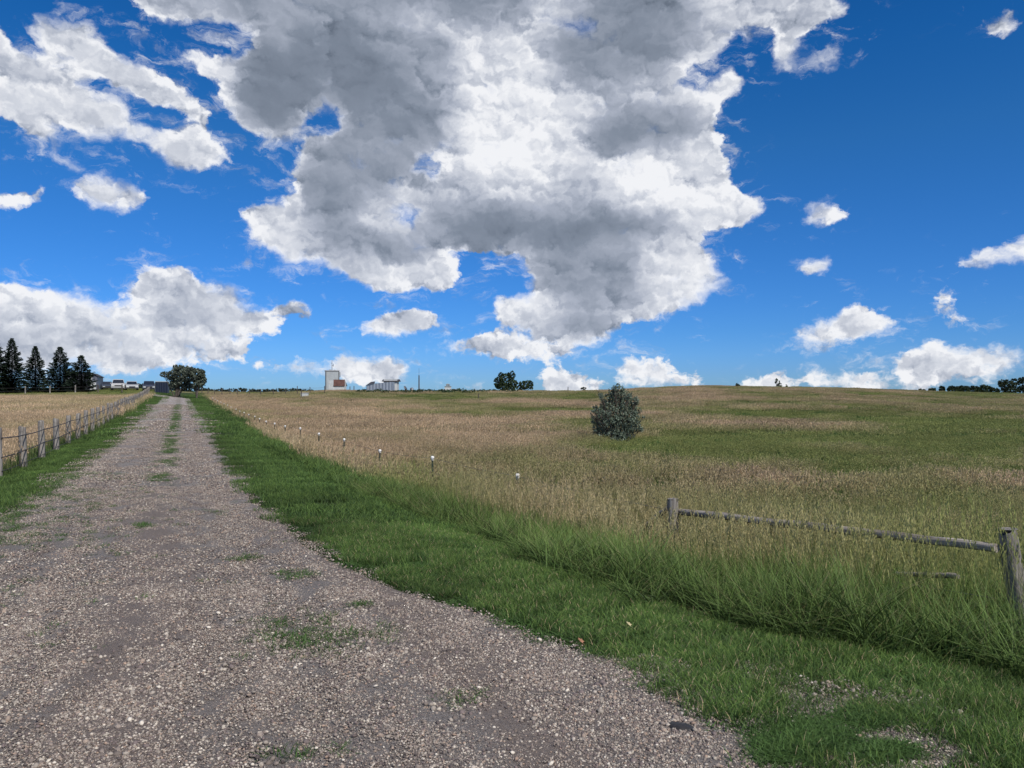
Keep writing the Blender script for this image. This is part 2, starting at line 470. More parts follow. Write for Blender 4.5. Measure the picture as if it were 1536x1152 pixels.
# ------------------------------------------------------------------ templates of grass (numpy ribbons)
def ribbons(n, rad, h, w, bend, segs, c0, c1, alpha=0., jit=.25, lean=(0., 0.), tilt=.25, r=rng, cp=1.):
    """n curved blades in a disc; h, w (lo, hi)"""
    a = r.uniform(0, 2 * PI, n); d = rad * np.sqrt(r.uniform(0, 1, n))
    bx, by = d * np.cos(a), d * np.sin(a)
    H = r.uniform(h[0], h[1], n); W = r.uniform(w[0], w[1], n)
    da = r.uniform(0, 2 * PI, n); B = r.uniform(bend[0], bend[1], n)
    dx, dy = np.cos(da), np.sin(da)
    fa = r.uniform(0, 2 * PI, n); sx, sy = np.cos(fa), np.sin(fa)      # ribbon width direction
    tl = r.uniform(0, tilt, n)
    V, C = [], []
    sh = r.uniform(1 - jit, 1 + jit, (n, 1))
    for k in range(segs + 1):
        t = k / segs
        off = H * (tl * t + B * t * t)
        z = H * t * (1 - .35 * B * t)
        x = bx + dx * off + lean[0] * H * t * t; y = by + dy * off + lean[1] * H * t * t
        wd = W * (1 - t ** 2.2) * .5 + (.0004 if k == segs else 0)
        V.append(np.stack([x - sx * wd, y - sy * wd, z], -1)); V.append(np.stack([x + sx * wd, y + sy * wd, z], -1))
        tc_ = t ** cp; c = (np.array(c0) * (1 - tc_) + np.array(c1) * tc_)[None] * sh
        c = np.concatenate([c, np.full((n, 1), alpha)], 1)
        C.append(c); C.append(c)
    V = np.stack(V, 1).reshape(-1, 3); C = np.stack(C, 1).reshape(-1, 4)
    m = 2 * (segs + 1)
    f = np.array([[2 * k, 2 * k + 1, 2 * k + 3, 2 * k + 2] for k in range(segs)])
    Fq = (np.arange(n)[:, None, None] * m + f[None]).reshape(-1, 4)
    tops = np.stack([bx + dx * H * (tl + B) + lean[0] * H, by + dy * H * (tl + B) + lean[1] * H, H * (1 - .35 * B)], -1)
    return V, Fq, C, tops

def heads(tops, L, wd, ns, col, jit=.25, droop=.25, r=rng, alpha=1.):
    """seed heads: loose panicles of little spikelets hanging round each stalk top"""
    n = len(tops)
    V, C = [], []
    sh = r.uniform(1 - jit, 1 + jit, (n, 1))
    da = r.uniform(0, 2 * PI, n)
    Ls = r.uniform(.7, 1.2, n) * L
    for k in range(ns):
        t = (k + .5) / ns
        rad = wd * (1 - t) ** .7 * r.uniform(.3, 1., n)
        a = r.uniform(0, 2 * PI, n)
        c0 = tops + np.stack([np.cos(da) * droop * Ls * t * t + rad * np.cos(a), np.sin(da) * droop * Ls * t * t + rad * np.sin(a), Ls * (t - .6)], -1)
        s = L / ns * r.uniform(.9, 1.7, (n, 1)); w_ = s * .24
        up = np.stack([np.cos(a) * .22, np.sin(a) * .22, np.ones(n)], -1)
        fa = r.uniform(0, 2 * PI, n); sd = np.stack([np.cos(fa), np.sin(fa), np.zeros(n)], -1)
        V += [c0 - up * s, c0 + sd * w_, c0 + up * s, c0 - sd * w_]
        c = np.array(col)[None] * sh * r.uniform(.75, 1.25, (n, 1)); c = np.concatenate([c, np.full((n, 1), alpha)], 1)
        C += [c] * 4
    V = np.stack(V, 1).reshape(-1, 3); C = np.stack(C, 1).reshape(-1, 4)
    Fq = np.arange(len(V)).reshape(-1, 4)
    return V, Fq, C

def merge(parts):
    V, Fq, C, b = [], [], [], 0
    for p in parts:
        V.append(p[0]); Fq.append(p[1] + b); C.append(p[2]); b += len(p[0])
    return np.concatenate(V), np.concatenate(Fq), np.concatenate(C)

def gn_group(nv):
    ng = bpy.data.node_groups.new('scatter_%d' % nv, 'GeometryNodeTree')
    ng.interface.new_socket('Geometry', in_out='INPUT', socket_type='NodeSocketGeometry')
    ng.interface.new_socket('Geometry', in_out='OUTPUT', socket_type='NodeSocketGeometry')
    N, L = ng.nodes, ng.links
    gi = N.new('NodeGroupInput'); go = N.new('NodeGroupOutput')
    def attr(name, typ):
        a = N.new('GeometryNodeInputNamedAttribute'); a.data_type = typ; a.inputs['Name'].default_value = name
        return next(o for o in a.outputs if o.enabled and o.name == 'Attribute')
    def eq(a, k):
        c = N.new('FunctionNodeCompare'); c.data_type = 'INT'; c.operation = 'EQUAL'
        ii = [i for i in c.inputs if i.enabled]
        L.new(a, ii[0]); ii[1].default_value = k
        return c.outputs[0]
    var = attr('var', 'INT'); pick = attr('pick', 'INT'); rot = attr('rot', 'FLOAT_VECTOR'); scl = attr('scl', 'FLOAT_VECTOR')
    def sep(k):
        s = N.new('GeometryNodeSeparateGeometry'); s.domain = 'POINT'
        L.new(gi.outputs[0], s.inputs['Geometry']); L.new(eq(var, k), s.inputs['Selection']); return s.outputs[0]
    pts = sep(-1)
    m2p = N.new('GeometryNodeMeshToPoints'); L.new(pts, m2p.inputs[0])
    jo = N.new('GeometryNodeJoinGeometry')
    for k in range(nv):
        i = N.new('GeometryNodeInstanceOnPoints')
        L.new(m2p.outputs[0], i.inputs['Points']); L.new(eq(pick, k), i.inputs['Selection'])
        L.new(sep(k), i.inputs['Instance']); L.new(rot, i.inputs['Rotation']); L.new(scl, i.inputs['Scale'])
        L.new(i.outputs[0], jo.inputs[0])
    L.new(jo.outputs[0], go.inputs[0])
    return ng
_GN = {}

def scatter(name, temps, P, pick, rotz, scl, gr, br, mat, label, tilt=None):
    """one object: grass templates and the points they stand on; geometry nodes put them there"""
    V, Fq, C, var, b = [], [], [], [], 0
    for k, (v, f, c) in enumerate(temps):
        V.append(v); Fq.append(f + b); C.append(c); var.append(np.full(len(v), k)); b += len(v)
    n = len(P)
    V.append(P); C.append(np.ones((n, 4))); var.append(np.full(n, -1))
    V = np.concatenate(V); C = np.concatenate(C); var = np.concatenate(var)
    N = len(V)
    def full(a, dim=1, fill=0.):
        o = np.full((N, dim), fill, float); o[b:] = np.asarray(a).reshape(n, dim); return o
    rot = np.zeros((n, 3)); rot[:, 2] = rotz
    if tilt is not None: rot[:, :2] = tilt
    s3 = scl if np.ndim(scl) == 2 else np.repeat(np.asarray(scl)[:, None], 3, 1)
    extra = [('var', 'INT', var.astype(np.int32)), ('pick', 'INT', full(pick, 1, -5).astype(np.int32)), ('rot', 'FLOAT_VECTOR', full(rot, 3)),
             ('scl', 'FLOAT_VECTOR', full(s3, 3)), ('gr', 'FLOAT', full(gr)), ('br', 'FLOAT', full(br))]
    me = mesh_np(name, V, [np.concatenate(Fq)], C, extra, smooth=False)
    o = link(name, me, None, mat)
    if len(temps) not in _GN: _GN[len(temps)] = gn_group(len(temps))
    md = o.modifiers.new('scatter', 'NODES'); md.node_group = _GN[len(temps)]
    tag(o, kind='stuff')
    print(name, n, 'instances')
    return o

TONGUES = [[ray(*p) for p in pl] for pl in ([(1130, 1118), (1175, 1080), (1225, 1062), (1280, 1074), (1275, 1108), (1200, 1124), (1165, 1170)], [(1255, 1092), (1340, 1102), (1445, 1146), (1455, 1175), (1320, 1175), (1262, 1125)], [(1100, 1160), (1150, 1120), (1200, 1135), (1210, 1160)])]

def in_view(X, Y, m=60):
    px = CX + F * X / np.maximum(Y, .5)
    return (px > -m - 250 / np.maximum(Y, 1)) & (px < 1536 + m + 250 / np.maximum(Y, 1)) & (Y > 1.6)

def sample(y0, y1, dens, xlo=-1.0, xhi=1.0):
    """random points in the wedge of ground that the camera can see, even density per m2"""
    area = (xhi - xlo) * .5 * (y1 ** 2 - y0 ** 2)
    n = int(area * dens)
    y = np.sqrt(rng.uniform(y0 ** 2, y1 ** 2, n)); u = rng.uniform(xlo, xhi, n)
    x = u * y
    k = in_view(x, y)
    return x[k], y[k]

G_DK = (.034, .066, .018); G_MD = (.080, .150, .038); G_LT = (.16, .24, .055); G_OL = (.13, .18, .055)
STRAW = (.58, .43, .275); STRAW2 = (.5, .4, .25); BLUEG = (.035, .085, .035)

def edge_noise(X, Y, amp, sc, seed):
    return (fbm(X * sc, Y * sc, 3, seed) - .5) * 2 * amp

def lawn_masks(X, Y):
    q = X + .43 * Y
    e1 = edge_noise(X, Y, .38, 1.3, 61) + edge_noise(X, Y, .12, 5, 62)
    tong = np.zeros(X.shape, bool)
    for pl in TONGUES: tong |= pip(pl, X + edge_noise(X, Y, .12, 6, 63), Y + edge_noise(X, Y, .12, 6, 64))
    onroad = tong | (q > road_l(Y) - .05 + e1 * .7) & (q < road_r(Y) + .02 + e1 * .8)
    # tongue of gravel and weeds at the lower right
    e2 = edge_noise(X, Y, .3, .9, 71)
    e3 = 1 - .6 * (q < 0); onroad = tong | (q > road_l(Y) - .05 + e1 * .25) & (q < road_r(Y) + .02 + e1 * .42)
    right = (q >= road_r(Y)) & (q < lawn_r(Y) + e2 * .6 + .15)
    left = (q <= road_l(Y)) & (q > lawn_l(Y) + e2 * .6)
    e2 = e2 + edge_noise(X, Y, .22, 2.5, 73) * sstep(20, 10, Y)
    right = (q >= road_r(Y)) & (q < lawn_r(Y) + e2 * .6 + .15)
    tall_r = q >= lawn_r(Y) + e2 * .6
    rough_l = (q <= lawn_l(Y) + e2 * .6)
    return q, onroad, right, left, tall_r, rough_l

def build_lawn():
    T = []
    for k in range(4):      # near: curly short blades
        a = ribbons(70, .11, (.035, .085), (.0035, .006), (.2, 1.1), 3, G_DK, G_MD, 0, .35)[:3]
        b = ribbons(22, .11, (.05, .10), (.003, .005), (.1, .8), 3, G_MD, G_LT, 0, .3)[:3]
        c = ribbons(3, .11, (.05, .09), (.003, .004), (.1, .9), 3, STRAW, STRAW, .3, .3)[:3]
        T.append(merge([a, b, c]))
    for k in range(2):      # clover-like weeds
        a = ribbons(60, .10, (.015, .05), (.010, .016), (.6, 1.6), 2, G_DK, G_MD, 0, .35)[:3]
        T.append(a)
    def put(name, temps, y0, y1, dens, s):
        x, y = sample(y0, y1, dens)
        q, road, rt, lf, tr, rl = lawn_masks(x, y)
        keep = (rt | lf) & ~road
        x, y, q = x[keep], y[keep], q[keep]
        P = np.stack([x, y, terrain(x, y) - .005], -1)
        n = len(x)
        nearedge = np.exp(-np.abs(q - road_r(y)) / .25)
        weed = (vnoise(x * 2.2, y * 2.2, 81) * .7 + nearedge * .5) > .62
        nt = len(temps)
        if nt > 4:
            pick = np.where(weed, rng.integers(4, nt, n), rng.integers(0, 4, n))
        else: pick = rng.integers(0, nt, n)
        br = .55 + .95 * fbm(x * 1.1, y * 1.1, 4, 90) + .55 * (fbm(q * 2.6, y * .10, 2, 91) - .5) - .22 * nearedge - .35 * (fbm(x * 4, y * 4, 2, 94) - .5)
        br = br * (1 + .25 * sstep(1.2, 2.4, q - road_r(y)) * sstep(12, 6, y))
        hs = s * (.45 + 1.15 * fbm(x * 2.2, y * 2.2, 3, 92))
        scl = np.stack([hs * 0 + s, hs * 0 + s, hs], -1)
        scatter(name, temps, P, pick, rng.uniform(0, 6.28, n), scl, np.zeros(n), br, M_grass, None)
    put('lawn_grass', T, 2.2, 10, 150, 1.0)
    T2 = []
    for k in range(3):
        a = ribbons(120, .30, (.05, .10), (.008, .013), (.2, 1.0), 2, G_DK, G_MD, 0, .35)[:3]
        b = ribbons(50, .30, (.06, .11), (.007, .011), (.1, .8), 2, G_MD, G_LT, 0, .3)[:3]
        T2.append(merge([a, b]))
    put('lawn_grass', T2, 10, 30, 16, 1.0)
    T3 = []
    for k in range(3):
        a = ribbons(150, .8, (.06, .13), (.02, .035), (.2, 1.0), 1, G_DK, G_MD, 0, .35)[:3]
        b = ribbons(80, .8, (.07, .14), (.018, .03), (.1, .8), 1, G_MD, G_LT, 0, .3)[:3]
        T3.append(merge([a, b]))
    put('lawn_grass', T3, 30, 125, 2.6, 1.0)

def build_weeds():
    """tufts that grow through the gravel"""
    T = []
    for k in range(3):
        T.append(merge([ribbons(26, .06, (.015, .05), (.003, .006), (.4, 1.5), 2, G_DK, G_MD, 0, .35)[:3]]))
    X, Y = [], []
    def px_patch(cx, cy, rx, ry, n):
        for _ in range(n):
            a, b = random.gauss(0, .45), random.gauss(0, .45)
            x, y = ray(cx + a * rx, cy + b * ry); X.append(x); Y.append(y)
    px_patch(470, 958, 110, 34, 130); px_patch(372, 842, 30, 7, 26); px_patch(215, 791, 14, 4, 30); px_patch(440, 866, 45, 8, 30); px_patch(545, 912, 20, 6, 12)
    px_patch(1215, 1118, 80, 34, 650); px_patch(1300, 1085, 60, 16, 200); px_patch(1330, 1140, 60, 14, 200); px_patch(700, 1060, 60, 20, 14); px_patch(330, 770, 30, 6, 10)
    px_patch(470, 1140, 80, 14, 12); px_patch(1170, 1140, 45, 20, 120)
    # centre strip further up the road and greenish left shoulder
    n = 9000
    y = rng.uniform(15, 75, n) ** 1.0; q = -.42 + rng.normal(0, .17, n) + .0 * y
    k = (fbm(q * 2.5, y * .8, 4, 15) + .10 * (y > 20) > .55) & (rng.uniform(0, 1, n) < .6)
    X += list((q - .43 * y)[k]); Y += list(y[k])
    n = 9000
    y = rng.uniform(4.5, 17, n); q = road_l(y) + rng.exponential(.65, n)
    k = (fbm(q * 3, y * 1.8, 4, 25) > .42) & (rng.uniform(0, 1, n) < .17)
    X += list((q - .43 * y)[k]); Y += list(y[k])
    X = np.array(X); Y = np.array(Y); n = len(X)
    P = np.stack([X, Y, terrain(X, Y, False) + .008], -1)
    s = rng.uniform(.5, 1.25, n) * (1 + Y / 45)
    scatter('gravel_weeds', T, P, rng.integers(0, 3, n), rng.uniform(0, 6.28, n), s, np.zeros(n), rng.uniform(.9, 1.5, n), M_grass, None)

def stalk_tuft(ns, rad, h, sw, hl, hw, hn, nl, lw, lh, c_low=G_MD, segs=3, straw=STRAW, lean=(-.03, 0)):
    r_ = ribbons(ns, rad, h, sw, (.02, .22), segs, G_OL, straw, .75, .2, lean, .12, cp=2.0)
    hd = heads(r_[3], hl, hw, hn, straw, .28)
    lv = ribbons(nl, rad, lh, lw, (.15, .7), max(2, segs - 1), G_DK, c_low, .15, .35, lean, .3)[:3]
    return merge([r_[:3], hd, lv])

def build_tall():
    """uncut grass on the right of the lawn, through the fence and out over the field; and on the left"""
    # templates: 0-3 seeded stalks (thick), 4-5 leafy green
    T = []
    for k in range(4):
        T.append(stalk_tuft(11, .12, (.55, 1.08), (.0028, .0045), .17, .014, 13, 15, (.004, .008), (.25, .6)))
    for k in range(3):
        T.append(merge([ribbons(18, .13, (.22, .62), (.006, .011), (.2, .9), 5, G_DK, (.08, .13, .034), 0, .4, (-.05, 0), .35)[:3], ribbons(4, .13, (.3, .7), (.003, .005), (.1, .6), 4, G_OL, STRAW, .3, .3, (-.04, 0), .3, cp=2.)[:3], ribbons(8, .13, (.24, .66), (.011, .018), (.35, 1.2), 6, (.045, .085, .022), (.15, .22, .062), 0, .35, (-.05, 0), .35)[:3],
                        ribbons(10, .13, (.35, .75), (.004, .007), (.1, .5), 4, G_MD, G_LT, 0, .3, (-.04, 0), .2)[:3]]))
    def put(name, temps, nst, y0, y1, dens, grow=0., side='r', h0=1.0):
        x, y = sample(y0, y1, dens)
        q, road, rt, lf, tr, rl = lawn_masks(x, y)
        keep = tr if side == 'r' else rl
        x, y, q = x[keep], y[keep], q[keep]
        keep = ~((x + .43 * y > 3.0) & (np.hypot(x, y) < 1.5))
        x, y, q = x[keep], y[keep], q[keep]
        n = len(x)
        g = green(x, y)
        ln = lawn_r(y) if side == 'r' else lawn_l(y)
        din = (q - ln) if side == 'r' else (ln - q)
        margin = np.exp(-np.clip(din - .6 - .5 * sstep(12, 6, y), 0, 99) / .55) * (.0 if side == 'l' else 1)      # leafy green strip at the foot of the bank
        margin = np.clip(margin, 0, 1)
        leafy = rng.uniform(0, 1, n) < (margin * 1.0 + .22 + .35 * g ** 2)
        pick = np.where(leafy, rng.integers(nst, len(temps), n), rng.integers(0, nst, n))
        dens_h = fbm(x * .5, y * .5, 3, 55)
        infield = sstep(0, 3, q - qfence(y)) if side == 'r' else sstep(.2, 2, din)
        hs = h0 * (.74 + .46 * dens_h) * (1 - .28 * infield) * rng.uniform(.8, 1.2, n)
        if side == 'r': hs = hs * (1 - .30 * np.exp(-((q - qfence(y)) / 1.3) ** 2) * sstep(11.5, 14, y)) * (1 - .42 * np.exp(-((x - 1.95) ** 2 + (y - 9.2) ** 2) / .9))
        hs = hs * (1 - .35 * infield * sstep(.55, 1, g))
        if side == 'l': hs *= .72
        hs = np.where(leafy, hs * (.62 + .38 * sstep(0, .9, din)) * (.75 + .5 * vnoise(x * 1.6, y * 1.6, 57)), hs)
        hs *= (1 - .45 * sstep(80, 140, y))
        P = np.stack([x, y, terrain(x, y) - .01], -1)
        wx = 1 + grow * 0 * y
        scl = np.stack([np.ones(n) * wx, np.ones(n) * wx, hs], -1)
        gg = np.clip(g * .9 + margin * .35, 0, 1)
        br = .80 + .5 * (fbm(x * .25, y * .25, 3, 66) - .3) + (.1 if side == 'l' else .16 * sstep(17, 9, y))
        scatter(name, temps, P, pick, rng.uniform(-.7, .7, n), scl, gg, br, M_grass, None)
    put('tall_grass', T, 4, 3.2, 15, 52, h0=.86)
    T2 = []
    for k in range(3):
        T2.append(stalk_tuft(28, .35, (.5, 1.02), (.006, .010), .20, .022, 6, 28, (.010, .018), (.25, .55), segs=2))
    for k in range(2):
        T2.append(merge([ribbons(50, .35, (.30, .62), (.011, .02), (.15, .7), 3, G_DK, G_MD, 0, .35, (-.05, 0), .3)[:3],
                         ribbons(25, .35, (.35, .75), (.008, .014), (.1, .5), 2, G_MD, G_LT, 0, .3, (-.04, 0), .2)[:3]]))
    put('tall_grass', T2, 3, 15, 45, 8, h0=.76)
    T3 = []
    for k in range(3):
        T3.append(stalk_tuft(62, 1.1, (.45, .95), (.016, .027), .24, .045, 4, 42, (.03, .05), (.25, .5), segs=1))
    for k in range(2):
        T3.append(merge([ribbons(80, 1.1, (.3, .6), (.03, .05), (.15, .6), 1, G_DK, G_MD, 0, .35, (0, 0), .3)[:3], ribbons(30, 1.1, (.35, .65), (.02, .03), (.15, .6), 1, G_MD, G_LT, 0, .35, (0, 0), .3)[:3]]))
    put('tall_grass', T3, 3, 45, 156, 1.1, h0=.8)
    put('rough_grass', T2, 3, 14, 50, 6, side='l')
    put('rough_grass', T3, 3, 50, 150, 1.0, side='l')

def build_pebbles():
    import bmesh
    base = []
    for k in range(6):
        bm = bmesh.new(); bmesh.ops.create_icosphere(bm, subdivisions=1, radius=1)
        V = np.array([v.co[:] for v in bm.verts]); Fc = np.array([[v.index for v in f.verts] for f in bm.faces]); bm.free()
        V = V * (1 + rng.uniform(-.22, .22, (len(V), 1))) * np.array([1, rng.uniform(.6, .95), rng.uniform(.4, .7)])
        base.append((V, Fc))
    pal = np.array([1.28, 1.22, 1.13]) * np.array([(.07, .06, .06), (.12, .10, .10), (.19, .165, .15), (.25, .205, .175), (.15, .13, .12), (.30, .275, .25), (.25, .19, .155), (.34, .315, .28), (.22, .20, .18), (.42, .395, .355), (.56, .53, .48)])
    pw = np.array([.13, .16, .16, .10, .15, .11, .05, .07, .12, .025, .005]); pw /= pw.sum()
    def patch(n, rad, lo, hi):
        parts = []
        for i in range(n):
            V, Fc = base[rng.integers(0, 6)]
            s = lo + (hi - lo) * rng.uniform() ** 2.5
            a = rng.uniform(0, 2 * PI); d = rad * math.sqrt(rng.uniform()); th = rng.uniform(0, 2 * PI)
            ca, sa = math.cos(th), math.sin(th)
            v = V @ np.array([[ca, sa, 0], [-sa, ca, 0], [0, 0, 1]]) * s
            v[:, 2] += v[:, 0] * rng.uniform(-.3, .3) + v[:, 1] * rng.uniform(-.3, .3) + s * rng.uniform(-.1, .35)
            v += np.array([d * math.cos(a), d * math.sin(a), 0])
            c = pal[rng.choice(len(pal), p=pw)] * rng.uniform(.8, 1.25)
            parts.append((v, Fc, np.tile([*c, 1], (len(v), 1))))
        return merge(parts)
    m, t, bs, out = new_mat('pebble')
    at_ = t.node('ShaderNodeAttribute'); at_.attribute_name = 'col'
    ge = t.node('ShaderNodeNewGeometry')
    k = t.math('MULTIPLY_ADD', t.noise(ge.outputs['Position'], 170, 3, .6), .8, .6)
    cc = t.node('ShaderNodeCombineXYZ'); [t.con(k, cc.inputs[i]) for i in range(3)]
    t.con(t.mix(1., at_.outputs['Color'], cc.outputs[0], 'MULTIPLY'), bs.inputs['Base Color'])
    bs.inputs['Roughness'].default_value = .75; bs.inputs['Specular IOR Level'].default_value = .25
    def put(temps, y0, y1, dens, lim=.9):
        x, y = sample(y0, y1, dens, -.72, .8)
        q = x + .43 * y
        keep = (q > road_l(y) - .15) & (q < road_r(y) + (y < 4.6) * .9 + .03 + edge_noise(x, y, .1, 2, 5) + .5 * (y < 4.3))
        cl = fbm(q * 1.4, y * .35, 3, 77)
        rut = (np.exp(-((q + .35 + .25 * (cl - .5)) / .30) ** 2) * sstep(4, 5, y) + .8 * np.exp(-((q - 1.62 - .4 * (cl - .5)) / .24) ** 2)) * sstep(16, 9, y)
        rut = rut + .5 * (np.exp(-((q + 1.15) / .28) ** 2) + np.exp(-((q - .5) / .28) ** 2)) * sstep(12, 20, y)
        keep &= rng.uniform(0, 1, len(x)) < np.clip((cl - .25) * 3.6, lim, 1) * (1 - .72 * np.clip(rut * (.5 + cl), 0, 1))
        x, y = x[keep], y[keep]; n = len(x)
        P = np.stack([x, y, terrain(x, y, False) + .012 + .0006 * y + .008 * (fbm(x * 3, y * 3, 3, 44) - .5)], -1)
        scatter('gravel_stones', temps, P, rng.integers(0, len(temps), n), rng.uniform(0, 6.28, n), rng.uniform(.85, 1.2, n), np.zeros(n), np.ones(n), m, None)
    put([patch(170, .14, .003, .0095) for _ in range(6)], 2.3, 6.5, 80)
    put([patch(14, .16, .008, .019) for _ in range(5)], 2.3, 8, 26)
    put([patch(130, .2, .005, .0115) for _ in range(4)], 6.5, 14, 30)
    put([patch(170, .45, .008, .018) for _ in range(4)], 14, 34, 6)
    put([patch(110, 1.0, .018, .036) for _ in range(3)], 34, 75, 1.0)

# ------------------------------------------------------------------ fences
M_postwood = wood_material('weathered_post', (.15, .135, .12), (.40, .375, .34))
M_railwood = wood_material('weathered_rail', (.22, .19, .16), (.50, .45, .39), axis=0)
M_darkwood = wood_material('dark_post', (.06, .05, .045), (.16, .14, .12))
M_wire = simple_mat('fence_wire', (.16, .15, .145), .5, .6, .2)
M_darkwire = simple_mat('dark_fence_cable', (.045, .042, .045), .7, 0, .3)
M_tpost = simple_mat('green_steel_post', (.035, .05, .04), .6, .2, .3, 20)
M_cap = simple_mat('white_insulator', (.75, .74, .70), .45, 0, .08, 40)

def post_mesh(name, h, r, seed, mat, top='flat', n=12, parent=None, loc=None, lean=(0, 0), sink=.3, colour=None):
    mb = MB(); rr = random.Random(seed)
    pts = []; rad = []
    for k, t in enumerate([0, .3, .6, .9, .985, 1.0]):
        z = -sink + (h + sink) * t
        pts.append((lean[0] * (z) + rr.uniform(-.004, .004), lean[1] * z + rr.uniform(-.004, .004), z))
        rad.append(r * (1.06 - .1 * t) * (1 if t < .99 else .86))
    mb.tube(pts, rad, n, .07, seed=seed)
    return mb.build(name, mat, parent, loc)

def cable(parent, pts, r, mat, name='wire', sag=.02, n=5):
    mb = MB(); P = []
    for a, b in zip(pts[:-1], pts[1:]):
        a, b = Vector(a), Vector(b)
        for k in range(3):
            t = k / 3; p = a.lerp(b, t); p.z -= sag * 4 * t * (1 - t); P.append(p)
    P.append(Vector(pts[-1]))
    mb.tube(P, r, n, 0, cap=False)
    return mb.build(name, mat, parent)

def build_fences():
    # left: weathered wood posts with two dark cables
    D = [17.2 + 2.8 * k for k in range(37)]
    pts = []
    for d in D:
        if d < 25: x_px = 262 - 4540 / d
        else: x_px = 262 - 4540 / d
        pts.append(at(x_px, d))
    root = empty('post_fence', pts[0], 0, 'long fence of weathered grey wooden posts with dark cables along the left of the driveway', 'fence')
    for i, (p, d) in enumerate(zip(pts, D)):
        r = random.uniform(.065, .09); h = 1.10 + random.uniform(-.05, .06)
        post_mesh('post', h, r, i, M_postwood, parent=root, loc=p - pts[0], lean=(random.uniform(-.03, .03), random.uniform(-.03, .03)))
    for z in (.88, .48, .16):
        cable(root, [p - pts[0] + Vector((.085, -.02, z + random.uniform(-.02, .02))) for p in pts], +.014 if z > .2 else .009, M_darkwire, 'cable', .015)

    # right: steel posts with white insulator caps
    xs = [775.9, 649, 569.4, 515.6, 477.3, 450.3, 427.9, 411.7, 399.5, 389.7, 381.5, 373.4, 365.6, 359.5, 353.5, 346.7, 341, 336, 331, 326.5, 322.5, 319]
    ty = [710, 684, 674, 657.5, 649, 641, 638, 634, 631, 627, 623.6, 621, 618, 616, 613, 610, 607, 605, 602.6, 600.5, 598.5, 596.5]
    b0 = at(xs[0], 14.7)
    root = empty('electric_fence', b0, 0, 'wire fence on thin dark steel posts with white caps between the lawn and the field', 'fence')
    tops = []
    for k, (x, t) in enumerate(zip(xs, ty)):
        d = 14.7 + 4.3 * k
        p = at(x, d); zt = HC + (HY - t) * d / F
        h = max(.75, min(1.25, zt - p.z))
        rel = p - b0
        mb = MB(); mb.prism([(-.022, -.003), (.022, -.003), (.022, .003), (-.022, .003)], -.3, h - .03, 'z')
        mb.prism([(-.004, .0035), (.004, .0035), (.004, .035), (-.004, .035)], -.3, h - .035, 'z')
        for j in range(12): mb.box((0, -.007, .12 + j * .08 * h), (.014, .008, .016))
        po = mb.build('steel_post', M_tpost, root, rel)
        po.rotation_euler = (random.uniform(-.03, .03), random.uniform(-.03, .03), random.uniform(-.4, .4))
        c = MB(); s = 1.0 if k < 2 else 1.0
        c.tube([(0, .004, h - .11), (0, .004, h - .075), (0, .004, h - .07), (0, .004, h - .02), (0, .004, h - .015), (0, .004, h)], [.03, .033, .042, .044, .036, .022], 10)
        c.box((0, -.05, h - .05), (.03, .035, .05))
        c.build('insulator_cap', M_cap, po)
        tops.append(rel + Vector((0, -.055, h - .05)))
    cp = at(1010, 10.07); cpt = cp - b0
    zt = HC + (HY - 748) * 10.07 / F - cp.z
    cable(root, [cpt + Vector((-.05, 0, zt - .15))] + tops, .0035, M_wire, 'wire', .03, 4)
    cable(root, [cpt + Vector((-.05, 0, zt - .45))] + [t - Vector((0, 0, .35)) for t in tops], .003, M_wire, 'wire', .03, 4)

    # right foreground: rail fence brace of two posts
    A = cp; B = at(1512, 6.05)
    root = empty('rail_fence', A, 0, 'weathered timber end brace with two posts and one long rail in tall grass', 'fence')
    hA = zt; hB = HC + (HY - 793) * 6.05 / F - B.z
    def rough_post(h, r, seed, loc, lean):
        mb = MB(); rr = random.Random(seed)
        pts, rad = [], []
        for t in (0, .2, .4, .6, .8, .93, 1.0):
            z = -.3 + (h + .3) * t
            pts.append((lean[0] * (h - z) + rr.uniform(-.006, .006), lean[1] * (h - z), z)); rad.append(r * (1.08 - .12 * t))
        mb.tube(pts, rad, 16, .10, seed=seed)
        # split, uneven top
        n = 16; b = 6 * n
        for k in range(n):
            v = mb.v[b + k]; mb.v[b + k] = (v[0], v[1], v[2] + rr.uniform(-.05, .02))
        return mb.build('post', M_postwood, root, loc)
    rough_post(hA, .075, 3, Vector((0, 0, 0)), (.0, 0))
    rough_post(hB, .070, 8, B - A, (.15, 0))
    # rail
    ra = Vector((.09, -.02, HC + (HY - 768) * 10.0 / F - A.z)); rb = (B - A) + Vector((-.09, .0, HC + (HY - 816) * 6.2 / F - B.z))
    def log(a, b, r0, r1, seed, name):
        d = b - a; L = d.length
        mb = MB(); rr = random.Random(seed); n = 14
        pts = [(L * t / n, rr.uniform(-.008, .008), rr.uniform(-.006, .006)) for t in range(n + 1)]
        mb.tube(pts, [r0 + (r1 - r0) * t / n + rr.uniform(-.003, .003) for t in range(n + 1)], 10, .06, seed=seed)
        o = mb.build(name, M_railwood, root, a)
        o.rotation_euler = d.to_track_quat('X', 'Z').to_euler()
        return o
    log(ra, rb, .046, .038, 4, 'rail')
    lx = at(1345, 7.1) - A; l2 = at(1438, 6.45) - A
    log(Vector((lx.x, lx.y, HC + (HY - 861) * 7.1 / F - A.z)), Vector((l2.x, l2.y, HC + (HY - 864) * 6.45 / F - A.z)), .02, .022, 6, 'lower_rail')
    e = at(950, 10.9) - A
    log(Vector((e.x, e.y, .25)), Vector((-.06, .02, zt - .12)), .04, .036, 9, 'brace')
    cable(root, [Vector((.1, -.03, zt - .5)), (B - A) + Vector((-.1, 0, hB - .55))], .003, M_wire, 'wire', .05, 4)

